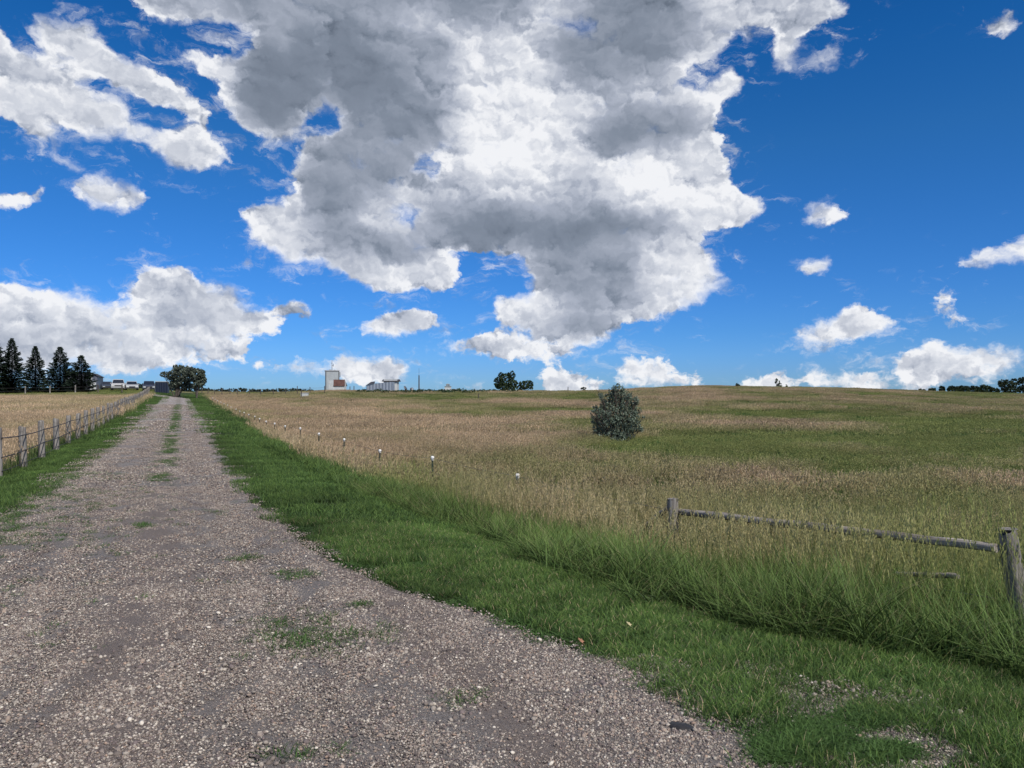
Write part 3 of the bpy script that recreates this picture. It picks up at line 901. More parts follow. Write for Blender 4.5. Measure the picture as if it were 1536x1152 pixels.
    # fence at the far edge of the left field
    ps = [at(x, 122) for x in (-6, 38, 75, 113, 147, 183)]
    root = empty('far_fence', ps[0], 0, 'low wooden post fence at the foot of the spruce trees', 'fence')
    for i, p in enumerate(ps):
        post_mesh('post', 1.35, .10, 50 + i, M_postwood if i < 4 else M_darkwood, parent=root, loc=p - ps[0], n=8)
    for z in (1.1, .6): cable(root, [p - ps[0] + Vector((0, -.1, z)) for p in ps], .012, M_wire, 'wire', .02, 4)
    # fence along the crest to the right of the tree
    ps = [at(x, 138) for x in (303, 312, 322, 333, 345, 356, 374, 391, 410, 428, 446, 465, 487)]
    root = empty('crest_fence', ps[0], 0, 'thin dark posts and wire along the hilltop between tree and tower', 'fence')
    for i, p in enumerate(ps):
        post_mesh('post', 1.3 + random.uniform(-.2, .3), .07, 70 + i, M_darkwood, parent=root, loc=p - ps[0], n=6)
    for z in (1.1, .7): cable(root, [p - ps[0] + Vector((0, -.08, z)) for p in ps], .014, M_wire, 'wire', .02, 4)

# ------------------------------------------------------------------ trees
M_bark = wood_material('bark', (.06, .05, .042), (.17, .145, .12), scale=.3)

def leaf_cloud(centers, radii, n, size, cols, flat=.5, up=0., seed=0, shell=.45):
    r = np.random.default_rng(seed)
    centers = np.array(centers, float); radii = np.array(radii, float)
    w = np.prod(radii, 1) ** .75; w /= w.sum()
    k = r.choice(len(centers), n, p=w)
    d = r.normal(size=(n, 3)); d /= np.linalg.norm(d, axis=1)[:, None]
    rad = (shell + (1 - shell) * r.uniform(0, 1, n) ** .6)
    P = centers[k] + d * radii[k] * rad[:, None]
    # clumps: draw the points towards cluster seeds so gaps appear
    ncl = max(8, n // 28)
    ci = r.choice(n, ncl, replace=False)
    C = P[ci]
    m = np.empty(n, int)
    for a in range(0, n, 4000):
        dd = ((P[a:a + 4000, None] - C[None]) ** 2).sum(-1); m[a:a + 4000] = dd.argmin(1)
    P = P + (C[m] - P) * r.uniform(.15, .6, (n, 1))
    shade = r.uniform(.62, 1.35, ncl)[m]
    a = r.normal(size=(n, 3)); a[:, 2] += up; a /= np.linalg.norm(a, axis=1)[:, None]
    b = np.cross(a, r.normal(size=(n, 3))); b /= np.linalg.norm(b, axis=1)[:, None]
    s = size * r.uniform(.6, 1.4, (n, 1))
    V = np.stack([P - a * s, P + b * s * flat, P + a * s, P - b * s * flat], 1).reshape(-1, 3)
    cols = np.array(cols, float); ck = cols[r.integers(0, len(cols), n)] * (shade * r.uniform(.8, 1.2, n))[:, None]
    ck = np.concatenate([ck, np.ones((n, 1))], 1)
    return V, np.arange(4 * n).reshape(-1, 4), np.repeat(ck, 4, 0)

def bushy(name, loc, blobs, n, size, cols, label, cat, group=None, trunks=1, tr=.12, seed=0, up=0., flat=.5, spread=.3, part='crown', shell=.45):
    root = empty(name, loc, 0, label, cat, group)
    cs = [b[:3] for b in blobs]; rs = [b[3:6] for b in blobs]
    V, Fq, C = leaf_cloud(cs, rs, n, size, cols, flat, up, seed, shell)
    link(part, mesh_np(part, V, [Fq], C, smooth=False), root, M_leaf)
    rr = random.Random(seed); mb = MB()
    for i in range(trunks):
        a = rr.uniform(0, 2 * PI); b0 = Vector((math.cos(a) * spread * rr.random(), math.sin(a) * spread * rr.random(), -.2))
        for j, b in enumerate(blobs):
            if trunks > 1 and j % trunks != i and len(blobs) > trunks: continue
            c = Vector(b[:3]); top = c + Vector((0, 0, b[5] * .55))
            mid = b0.lerp(c, .45) + Vector((rr.uniform(-.1, .1), rr.uniform(-.1, .1), 0)) * c.z * .3
            if j == i or (trunks == 1 and j == 0): mb.tube([b0, b0.lerp(mid, .5), mid, c, top], [tr, tr * .85, tr * .7, tr * .35, tr * .08], 7, .1, seed=j)
            else: mb.tube([b0.lerp(mid, .35) if trunks == 1 else b0, mid, c, top], [tr * .6, tr * .5, tr * .25, tr * .06], 6, .1, seed=j)
            for _ in range(5):
                e = c + Vector((rr.uniform(-1, 1) * b[3], rr.uniform(-1, 1) * b[4], rr.uniform(-.5, .9) * b[5])) * .85
                mb.tube([mid.lerp(c, .6), mid.lerp(e, .6), e], [tr * .22, tr * .14, tr * .03], 4, 0, seed=j)
    mb.build('trunk' if trunks == 1 else 'stems', M_bark, root)
    return root

def spruce(loc, H, Rr, seed, label):
    root = empty('spruce_tree', loc, 0, label, 'spruce tree', 'row of dark spruces at the far side of the left field')
    r = random.Random(seed); V, Fc, C = [], [], []
    lv = int(H * 4.6)
    for i in range(lv):
        t = (i + .5) / lv; z = H * (.04 + .95 * t)
        L = Rr * (1 - t) ** (.74 + .05 * seed % .2) * r.uniform(.72, 1.18) + .10
        
        nb = 13 if t < .5 else 9 if t < .75 else 6
        a0 = r.uniform(0, 6.28)
        for b in range(nb):
            a = a0 + 2 * PI * b / nb + r.uniform(-.25, .25); l = L * r.uniform(.75, 1.2)
            dz = -.22 * l * (1 - t) + .15 * t * l
            nt = max(6, int(l / .12))
            for k in range(nt):
                s = (k + .7) / nt
                x = l * s; zz = z + dz * s * 1.4 + .20 * l * s * s * s + r.uniform(-.03, .03)
                for sd in (-1, 1):
                    tl = (.24 + .40 * (1 - s)) * min(1, l) * r.uniform(.7, 1.2); w = .17
                    ex, ey = x + tl * .7, sd * tl * .8
                    pts = [(x - w, 0, zz), (x + w, 0, zz), (ex, ey, zz - r.uniform(.0, .22))]
                    base = len(V)
                    for (px_, py_, pz_) in pts: V.append((px_ * math.cos(a) - py_ * math.sin(a), px_ * math.sin(a) + py_ * math.cos(a), pz_))
                    Fc.append((base, base + 1, base + 2))
                    c = r.uniform(.6, 1.4); C += [(.013 * c, .024 * c, .015 * c, 1)] * 3
    me = mesh_np('crown', np.array(V), [np.array(Fc)], np.array(C), smooth=False)
    link('crown', me, root, M_leaf)
    mb = MB(); mb.tube([(0, 0, -.2), (0, 0, H * .5), (0, 0, H * .98)], [.17, .09, .015], 8, .05); mb.build('trunk', M_bark, root)
    return root

SILVER = [(.085, .105, .075), (.12, .145, .11), (.045, .062, .045), (.18, .21, .165)]
rb = random.Random(77)
DKGREEN = [(.020, .036, .016), (.03, .05, .022), (.014, .026, .012), (.045, .065, .03)]
MID = [(.03, .05, .022), (.045, .075, .03), (.02, .035, .016), (.06, .09, .04)]

def zpx(py, Y): return HC + (HY - py) * Y / F

def build_trees():
    for (px, top, Y, Rr, lab, sd) in ((-9, 500, 128, 2.9, 'spruce tree cut off by the left edge of the photo', 1), (18, 506, 128, 2.5, 'tallest fully visible dark spruce tree, nearest the left edge', 2),
                                  (53, 518, 131, 2.2, 'narrow dark spruce tree, second of the fully visible ones from the left', 3), (90, 519, 129, 2.5, 'broad dark spruce tree, second from the right end of the row', 4),
                                  (122, 532, 127, 2.5, 'shortest dark spruce tree, at the right end of the row beside the shed', 5)):
        p = at(px, Y); spruce(p, zpx(top, Y) - p.z, Rr, sd, lab)
    # big multi-stemmed tree beside the driveway
    Y = 112; p = at(268, Y); s = Y / F
    def bl(px, py, rx, ry, dy=0, p=p, Y=Y):
        s = Y / F
        return ((px - CX) * s - p.x, dy, zpx(py, Y) - p.z, rx * s, rx * s * .9, ry * s)
    bushy('broadleaf_tree', p, [bl(270, 562, 14, 13), bl(258, 564, 10, 9, .3), bl(283, 563, 11, 13, -.3), bl(246, 562, 6, 5), bl(264, 553, 8, 7, .4), bl(276, 554, 9, 7), bl(272, 573, 12, 7, .2), bl(262, 577, 10, 6), bl(280, 579, 9, 5)], 9000, .13, SILVER,
          'large grey-green tree with several stems at the top of the driveway', 'tree', None, 3, .15, 12, 0, .5, .8)
    p2 = at(294, 110)
    def b2(px, py, rx, ry, dy=0): return bl(px, py, rx, ry, dy, p2, 110)
    bushy('broadleaf_tree', p2, [b2(294, 563, 13, 11), b2(300, 569, 9, 9, .3), b2(288, 558, 9, 8, -.3), b2(302, 560, 6, 7), b2(297, 576, 8, 6)], 5500, .13, SILVER,
          'grey-green rounded tree touching the right side of the larger tree by the driveway', 'tree', None, 2, .13, 13, 0, .5, .4)
    # lone silvery bush in the field
    Y = 42; p = at(924, Y); s = Y / F
    def b3(px, py, rx, ry, dy=0): return ((px - CX) * s - p.x, dy, zpx(py, Y) - p.z, rx * s, rx * s * .9, ry * s)
    extra = []
    for _ in range(60):
        a = rb.uniform(0, 2 * PI); rr_ = rb.uniform(.78, 1.18)
        extra.append(b3(925 + 35 * math.cos(a) * rr_ * (1 - .25 * max(0, math.sin(a))), 622 - 37 * math.sin(a) * rr_, rb.uniform(2.5, 6), rb.uniform(3, 8), rb.uniform(-.6, .6)))
    bushy('silver_shrub', p, extra + [b3(925, 625, 31, 27), b3(930, 600, 20, 20, .1), b3(906, 635, 18, 20, .2), b3(945, 635, 16, 22, -.2), b3(922, 590, 12, 13), b3(933, 586, 7, 9), b3(910, 602, 12, 13), b3(948, 606, 10, 16), b3(925, 655, 28, 16), b3(899, 640, 10, 10), b3(902, 622, 10, 14, .2), b3(952, 622, 8, 14)],
          26000, .046, [tuple(min(1, c * k) for c, k in zip(q_, (1.45, 1.5, 1.45))) for q_ in SILVER], 'lone silvery green rounded shrub standing in the open field', 'shrub', None, 4, .05, 14, .6, .38, .25, 'foliage', .15)
    # pair on the crest
    Y = 165
    def crest(name, px, blobs, n, size, cols, label, cat, Y=165, tr=.15, group=None, trunks=1, seed=0):
        p = at(px, Y); s = Y / F
        B = [((bx - CX) * s - p.x, 0, zpx(by, Y) - p.z, rx * s, rx * s * .8, ry * s) for bx, by, rx, ry in blobs]
        return bushy(name, p, B, n, size, cols, label, cat, group, trunks, tr, seed)
    crest('broadleaf_tree', 760, [(759, 571, 13, 12), (748, 574, 8, 10), (767, 564, 7, 8), (770, 577, 8, 8), (755, 580, 12, 7), (752, 563, 5, 6)], 3800, .20, MID, 'dark round tree on the hilltop, larger of a touching pair', 'tree', seed=31, tr=.2)
    crest('broadleaf_tree', 788, [(786, 578, 9, 8), (794, 576, 6, 7), (797, 580, 4, 5), (780, 582, 6, 5)], 1500, .18, MID, 'smaller ragged tree on the hilltop touching the right of the round one', 'tree', seed=32)
    crest('shrub', 1107, [(1107, 580, 4, 4), (1105, 577, 2, 2.5)], 260, .14, DKGREEN, 'tiny dark shrub on the highest part of the hill', 'shrub', 150, .05, seed=33)
    crest('shrub', 1167, [(1166, 574, 4, 6), (1164, 570, 2, 3), (1170, 578, 4, 4)], 330, .14, MID, 'small upright shrub on the hilltop with a sprig beside it', 'shrub', 155, .05, seed=34)
    crest('shrub', 1180, [(1180, 580, 2, 4)], 110, .11, MID, 'sprig-like little shrub just right of the upright hilltop shrub', 'shrub', 155, .03, seed=35)
    crest('shrub', 875, [(875, 583, 5, 3)], 200, .14, DKGREEN, 'low dark shrub on the crest left of the silvery shrub', 'shrub', 165, .04, seed=36)
    rows = [(1383, 586, 6, 3, 'smallest low shrub at the left end of the dark tree row'), (1398, 585, 6, 3.5, 'low rounded shrub, second from the left end of the dark tree row'), (1413, 583, 5, 5, 'narrow shrub with a gap on both sides in the dark tree row'),
            (1430, 584, 9, 6, 'squat tree with a raised left shoulder in the dark tree row'), (1446, 584, 10, 6.5, 'broad squat tree in the middle of the dark tree row'), (1463, 584, 9, 6, 'flat-topped squat tree in the dark tree row'),
            (1478, 583, 10, 6.5, 'wide low tree just left of the gap before the tall tree'), (1492, 586, 8, 5, 'low shrub at the left foot of the tall dark tree')]
    for i, (x, y, rx, ry, lab) in enumerate(rows):
        crest('shrub' if ry < 5.5 else 'broadleaf_tree', x, [(x, y + 1, rx, ry), (x - rx * .4, y - ry * .4, rx * .5, ry * .6), (x + rx * .5, y - ry * .1, rx * .5, ry * .7)], int(70 * rx * ry / 4), .28, DKGREEN, lab, 'shrub' if ry < 5.5 else 'tree', 230, .15, 'dark trees and shrubs on the skyline at the right', seed=40 + i)
    crest('broadleaf_tree', 1512, [(1512, 578, 13, 9), (1503, 574, 8, 6), (1515, 585, 14, 6), (1520, 573, 8, 6)], 2000, .28, DKGREEN, 'tall spreading dark tree standing at the left of the tree cut by the photo edge', 'tree', 230, .25, 'dark trees and shrubs on the skyline at the right', seed=60)
    crest('broadleaf_tree', 1540, [(1540, 576, 14, 11), (1533, 571, 7, 6), (1548, 572, 8, 8), (1540, 585, 14, 6)], 2200, .28, DKGREEN, 'tallest dark tree, cut off by the right edge of the photo', 'tree', 230, .25, 'dark trees and shrubs on the skyline at the right', seed=61)
    # far woods behind the parked cars
    cs, rs = [], []
    for px in np.arange(139, 300, 4.0):
        Y = 420; h = 6.5 + 2 * random.random(); x = (px - CX) / F * Y
        cs.append((x, Y, zpx(583, Y) + h * .0)); rs.append((5, 4, 2.6 + random.random() * 1.2))
    for px in np.arange(300, 470, 5.0):
        Y = 420; x = (px - CX) / F * Y
        cs.append((x, Y, zpx(588, Y))); rs.append((5, 4, 1.6 + random.random() * .8))
    V, Fq, C = leaf_cloud(cs, rs, 9000, .6, [(.022, .036, .024), (.03, .045, .03)], .6, 0, 9)
    o = link('distant_woods', mesh_np('distant_woods', V, [Fq], C, smooth=False), None, M_leaf); tag(o, kind='stuff')
    # ground under the woods (a gentle rise far away, below the skyline)
    # low weeds and bushes round the farm sheds
    cs, rs = [], []
    for px in list(np.arange(540, 700, 3.2)) + list(np.arange(600, 780, 5)):
        Y = random.uniform(140, 149); p = at(px + random.uniform(-3, 3), Y)
        cs.append((p.x, p.y, p.z + .25)); rs.append((.8, .6, random.uniform(.25, .6)))
    V, Fq, C = leaf_cloud(cs, rs, 5000, .14, MID, .5, .5, 19)
    o = link('scrub', mesh_np('scrub', V, [Fq], C, smooth=False), None, M_leaf); tag(o, kind='stuff')

# ------------------------------------------------------------------ buildings and small things on the crest
def build_farm():
    white = simple_mat('white_painted_wall', (.50, .52, .52), .6, 0, .12, 1.5)
    grey = simple_mat('pale_grey_wall', (.34, .37, .39), .6, 0, .10, 1.2, stretch=(1, 1, .3))
    rust = simple_mat('rusty_brown_roof', (.10, .05, .04), .8, 0, .35, 1.5)
    dark = simple_mat('dark_roof', (.05, .048, .055), .7, 0, .3, 1.5)
    steel = simple_mat('antenna_steel', (.14, .15, .17), .5, .5, .2)
    corr = corrugated('corrugated_siding', (.24, .28, .34), .62)
    glass = simple_mat('dark_glass', (.02, .025, .035), .15, 0, .1, 2, spec=.6)
    s = lambda Y: Y / F
    # tower
    Y = 215; k = Y / F; p = at(498, Y); p.z = zpx(590, Y)
    root = empty('farm_tower', p, .30, 'tall pale square tower with an antenna on its flat roof', 'tower')
    w = 19 * k; h = (590 - 557) * k
    mb = MB(); mb.box((0, 0, h / 2 - 1), (w, w, h + 2)); mb.build('wall', grey, root)
    mb = MB(); mb.box((0, 0, h + .12), (w + .3, w + .3, .24)); mb.box((-w * .15, 0, h + .35), (.6, .6, .3)); mb.box((w * .2, .2, h + .33), (.5, .5, .25)); mb.build('roof', simple_mat('tower_cap', (.30, .31, .33), .6), root)
    dt = simple_mat('dark_trim', (.12, .13, .14), .6)
    for i in (-1, 1): MB().box((i * (w / 2 + .004), -w / 2 - .01, h / 2), (.22, .22, h)).build('corner_trim', dt, root)
    mb = MB(); mb.tube([(0, 0, h + .2), (0, 0, h + 3.1)], [.09, .05], 6); mb.box((.22, 0, h + 1.6), (.5, .1, .1)); mb.box((.35, 0, h + 1.75), (.12, .2, .8)); mb.box((-.1, 0, h + 2.3), (.35, .08, .08)); mb.build('antenna', steel, root)
    mb = MB(); mb.tube([(w * .62, 0, h - 1.6), (w * .62, 0, h - .2)], .08, 6); mb.tube([(w * .5, 0, h - 1.5), (w * .62, 0, h - 1.5)], .06, 6); mb.build('vent_pipe', steel, root)
    # small house with rusty roof
    Y = 205; k = Y / F; p = at(508, Y); p.z = zpx(586, Y)
    root = empty('farm_shed', p, .0, 'small white shed with a rust-brown pitched roof in front of the tower', 'shed')
    L = 20 * k; he = 7.2 * k; hr = 16 * k; dp = 2.6
    mb = MB(); mb.box((0, 0, he / 2 - .6), (L, dp, he + 1.2))
    for x0, x1 in ((-L / 2, -L / 2 + .1), (L / 2 - .1, L / 2)):
        mb.prism([(-dp / 2, he), (dp / 2, he), (0, hr - .1)], x0, x1, 'x')
    mb.box((-L / 2 + .05, -dp / 2 - .02, he / 2 + .8), (1.3, .06, he + 1.4)); mb.build('wall', white, root)
    mb = MB()
    for sg in (-1, 1):
        mb.add([(-L / 2 + .7, sg * (dp / 2 + .2), he - .1), (L / 2 + .2, sg * (dp / 2 + .2), he - .1), (L / 2 - .1, 0, hr), (-L / 2 + .4, 0, hr), (-L / 2 + .7, sg * (dp / 2 + .2), he), (L / 2 + .2, sg * (dp / 2 + .2), he), (L / 2 - .1, 0, hr + .12), (-L / 2 + .4, 0, hr + .12)],
               [(0, 1, 2, 3), (4, 5, 6, 7), (0, 1, 5, 4), (1, 2, 6, 5), (3, 0, 4, 7)])
    mb.build('roof', rust, root)
    # corrugated shed and hut
    Y = 150; k = Y / F; p = at(571, Y); p.z = zpx(590, Y)
    root = empty('corrugated_shed', p, 0, 'grey-blue corrugated lean-to shed with a slanting roof line', 'shed')
    x0, x1 = (552 - 571) * k, (590 - 571) * k; hl = 11 * k; hm = 14.5 * k; hrr = 17.0 * k
    mb = MB(); mb.prism([(x0, -.8), (x1, -.8), (x1, hrr), (x0 + 12 * k, hm), (x0, hl)], -1.6, 1.6, 'y'); mb.build('wall', corr, root)
    mb = MB(); mb.add([(x0 - .1, -1.7, hl), (x0 + 12 * k, -1.7, hm), (x0 + 9 * k, 1.2, hm + .35), (x0 + 2.5 * k, 1.2, hm + .25), (x0 - .1, -1.7, hl + .1), (x0 + 12 * k, -1.7, hm + .1), (x0 + 9 * k, 1.2, hm + .47), (x0 + 2.5 * k, 1.2, hm + .37)], [(0, 1, 2, 3), (4, 5, 6, 7), (0, 1, 5, 4), (1, 2, 6, 5), (2, 3, 7, 6), (3, 0, 4, 7)]); 
    mb.build('roof', dark, root)
    Y = 157; k = Y / F; p = at(587, Y); p.z = zpx(589, Y)
    root = empty('white_hut', p, 0, 'small white hut with a dark overhanging roof behind the corrugated shed', 'hut')
    mb = MB(); mb.box((0, 0, 7 * k), (20 * k, 2.4, 18 * k + 1)); mb.build('wall', white, root)
    mb = MB(); mb.prism([(-1.5, 16.6 * k), (1.5, 16.6 * k), (1.5, 17.2 * k), (0, 20 * k), (-1.5, 17.2 * k)], -12.5 * k, 12.5 * k, 'x'); mb.build('roof', dark, root)
    mb = MB(); mb.box((2.5 * k, -1.23, 9.5 * k), (4.5 * k, .05, 9 * k)); mb.build('door', grey, root)
    # white box near crest
    Y = 128; k = Y / F; p = at(457, Y); p.z = float(terrain(p.x, p.y))
    root = empty('white_box', p, 0, 'little white box with a lid standing in the grass left of the tower', 'box')
    mb = MB(); mb.box((0, 0, .42), (1.15, .7, .5)); 
    for a in (-.45, .45): mb.box((a, 0, .08), (.1, .6, .2))
    mb.build('body', white, root); mb = MB(); mb.box((0, 0, .71), (1.28, .8, .08)); mb.build('lid', white, root)
    # satellite dishes
    for i, (x, rot, lab) in enumerate(((609, .6, 'larger tilted satellite dish right of the white hut'), (618, -.5, 'smaller satellite dish nearer the tall pole'))):
        Y = 170; k = Y / F; p = at(x, Y); p.z = zpx(588, Y)
        root = empty('satellite_dish', p, rot, lab, 'satellite dish', 'satellite dishes behind the white hut')
        r = (4.2 if i == 0 else 2.8) * k
        mb = MB(); vs, fs = [], []
        for a in range(5):
            for b in range(16):
                rr = r * a / 4; th = 2 * PI * b / 16; vs.append((rr * math.cos(th), .25 * (rr / r) ** 2 * r * 1.0, rr * math.sin(th)))
        for a in range(4):
            for b in range(16): fs.append((a * 16 + b, a * 16 + (b + 1) % 16, (a + 1) * 16 + (b + 1) % 16, (a + 1) * 16 + b))
        mb.add(vs, fs, True)
        o = mb.build('dish', steel, root, (0, -.1, 1.0 * r + .25)); o.rotation_euler = (R(-25), 0, R(35))
        sm = o.modifiers.new('thick', 'SOLIDIFY'); sm.thickness = .04
        mb = MB(); mb.tube([(0, 0, -.3), (0, 0, r + .25)], .05, 6); mb.build('mast', steel, root)
        mb = MB(); mb.tube([(0, -.1, .3 + r * .4), (-.2, -r * .9, r + .2)], .025, 5); mb.box((-.2, -r * .9, r + .25), (.1, .14, .1)); mb.build('receiver_arm', steel, root)
    # utility pole
    Y = 172; k = Y / F; p = at(628.5, Y); p.z = zpx(589, Y)
    root = empty('utility_pole', p, 0, 'tall thin dark pole standing alone on the hilltop', 'pole')
    mb = MB(); mb.tube([(0, 0, -.5), (0, 0, 26 * k)], [.15, .12], 8, .03); mb.build('pole', M_darkwood, root)
    mb = MB(); mb.tube([(0, 0, 26 * k), (0, 0, 37 * k)], [.035, .02], 6); mb.build('mast', steel, root)
    # white stepped structure
    Y = 240; k = Y / F; p = at(675, Y); p.z = zpx(588, Y)
    root = empty('white_farmhouse', p, 0, 'distant white building with a stepped roof turret on the skyline', 'building')
    mb = MB(); mb.box((2 * k, 0, 1.5 * k), (24 * k, 3, 5 * k)); mb.box((-3 * k, 0, 6 * k), (9 * k, 2.4, 4.5 * k)); mb.box((-3 * k, 0, 9.6 * k), (5 * k, 1.8, 3 * k)); mb.build('wall', white, root)
    mb = MB(); mb.box((-3 * k, 0, 8.5 * k), (10 * k, 2.8, .12)); mb.prism([(-6.5 * k, 11.1 * k), (.5 * k, 11.1 * k), (-3 * k, 12.6 * k)], -1.2, 1.2, 'y'); mb.box((8 * k, 0, 4.2 * k), (14 * k, 3.3, .15)); mb.build('roof', grey, root)
    for i in range(4): MB().box(((-4 + 4.5 * i) * k, -1.53, 2 * k), (1.6 * k, .05, 1.8 * k)).build('window', glass, root)
    # thin lone posts on the horizon
    for i, (x, yt, Y, lab) in enumerate(((525, 581, 160, 'short dark post on the skyline right of the rusty-roofed shed'), (531, 579, 160, 'taller dark post right of the short one near the rusty-roofed shed'), (852, 582, 165, 'thin post on the skyline left of the low dark shrub'), (452, 585, 126, 'dark post beside the little white box'), (1298 - 580, 592, 118, 'single post standing in the field below the farm buildings'))):
        p = at(x, Y); h = max(1.0, zpx(yt, Y) - p.z)
        o = post_mesh('wooden_post', h, .08, 90 + i, M_darkwood, n=7, loc=p); tag(o, lab, 'post')
    # rubble / log heap on the crest by the poplar (dark low heap in the photo)
    # big shed at left behind the spruces
    Y = 140; k = Y / F; p = at(128, Y); p.z = zpx(587, Y)
    root = empty('machine_shed', p, .40, 'dark grey-blue metal shed with white corner trim half hidden by the last spruce', 'shed')
    wall = corrugated('dark_shed_siding', (.12, .13, .17), .4)
    xr = (145 - 128) * k; xm = (137 - 128) * k; xl = (100 - 128) * k
    mb = MB(); mb.prism([(xl, -.6), (xr, -.6), (xr, 22 * k), (xm, 27 * k), (xl + 10 * k, 29 * k), (xl, 24 * k)], -1, 9, 'y'); mb.build('wall', wall, root)
    mb = MB()
    for (a, b), (c, d) in (((xl - .2, 24 * k), (xl + 10 * k, 29 * k)), ((xl + 10 * k, 29 * k), (xm, 27 * k)), ((xm, 27 * k), (xr + .2, 21.8 * k))):
        mb.add([(a, -1.2, b), (c, -1.2, d), (c, 9.2, d), (a, 9.2, b), (a, -1.2, b + .12), (c, -1.2, d + .12), (c, 9.2, d + .12), (a, 9.2, b + .12)], [(0, 1, 2, 3), (4, 5, 6, 7), (0, 1, 5, 4), (2, 3, 7, 6), (1, 2, 6, 5), (3, 0, 4, 7)])
    mb.build('roof', dark, root)
    mb = MB(); mb.box(((136.5 - 128) * k, -1.04, 13 * k), (.35, .08, 26 * k)); mb.build('corner_trim', white, root)
    mb = MB(); mb.box(((140.7 - 128) * k, -1.04, 6.5 * k), (.55, .08, 13 * k)); mb.build('door', white, root)
    # blue box / container
    Y = 125; k = Y / F; p = at(243.5, Y)
    root = empty('storage_container', p, .34, 'dark navy storage container with a pale roof beside the driveway top', 'container')
    h = zpx(573, Y) - p.z
    navy = corrugated('navy_siding', (.014, .022, .045), .35)
    mb = MB(); mb.box((0, 0, h / 2), (17.5 * k, 2.4, h)); mb.build('body', navy, root)
    mb = MB(); mb.box((0, 0, h + .05), (17.9 * k, 2.5, .12)); mb.build('roof', grey, root)
    mb = MB(); mb.box((-8.8 * k, 0, h * .48), (.12, 2.2, h * .9)); mb.build('end_door', simple_mat('pale_olive_door', (.28, .29, .25), .7), root)

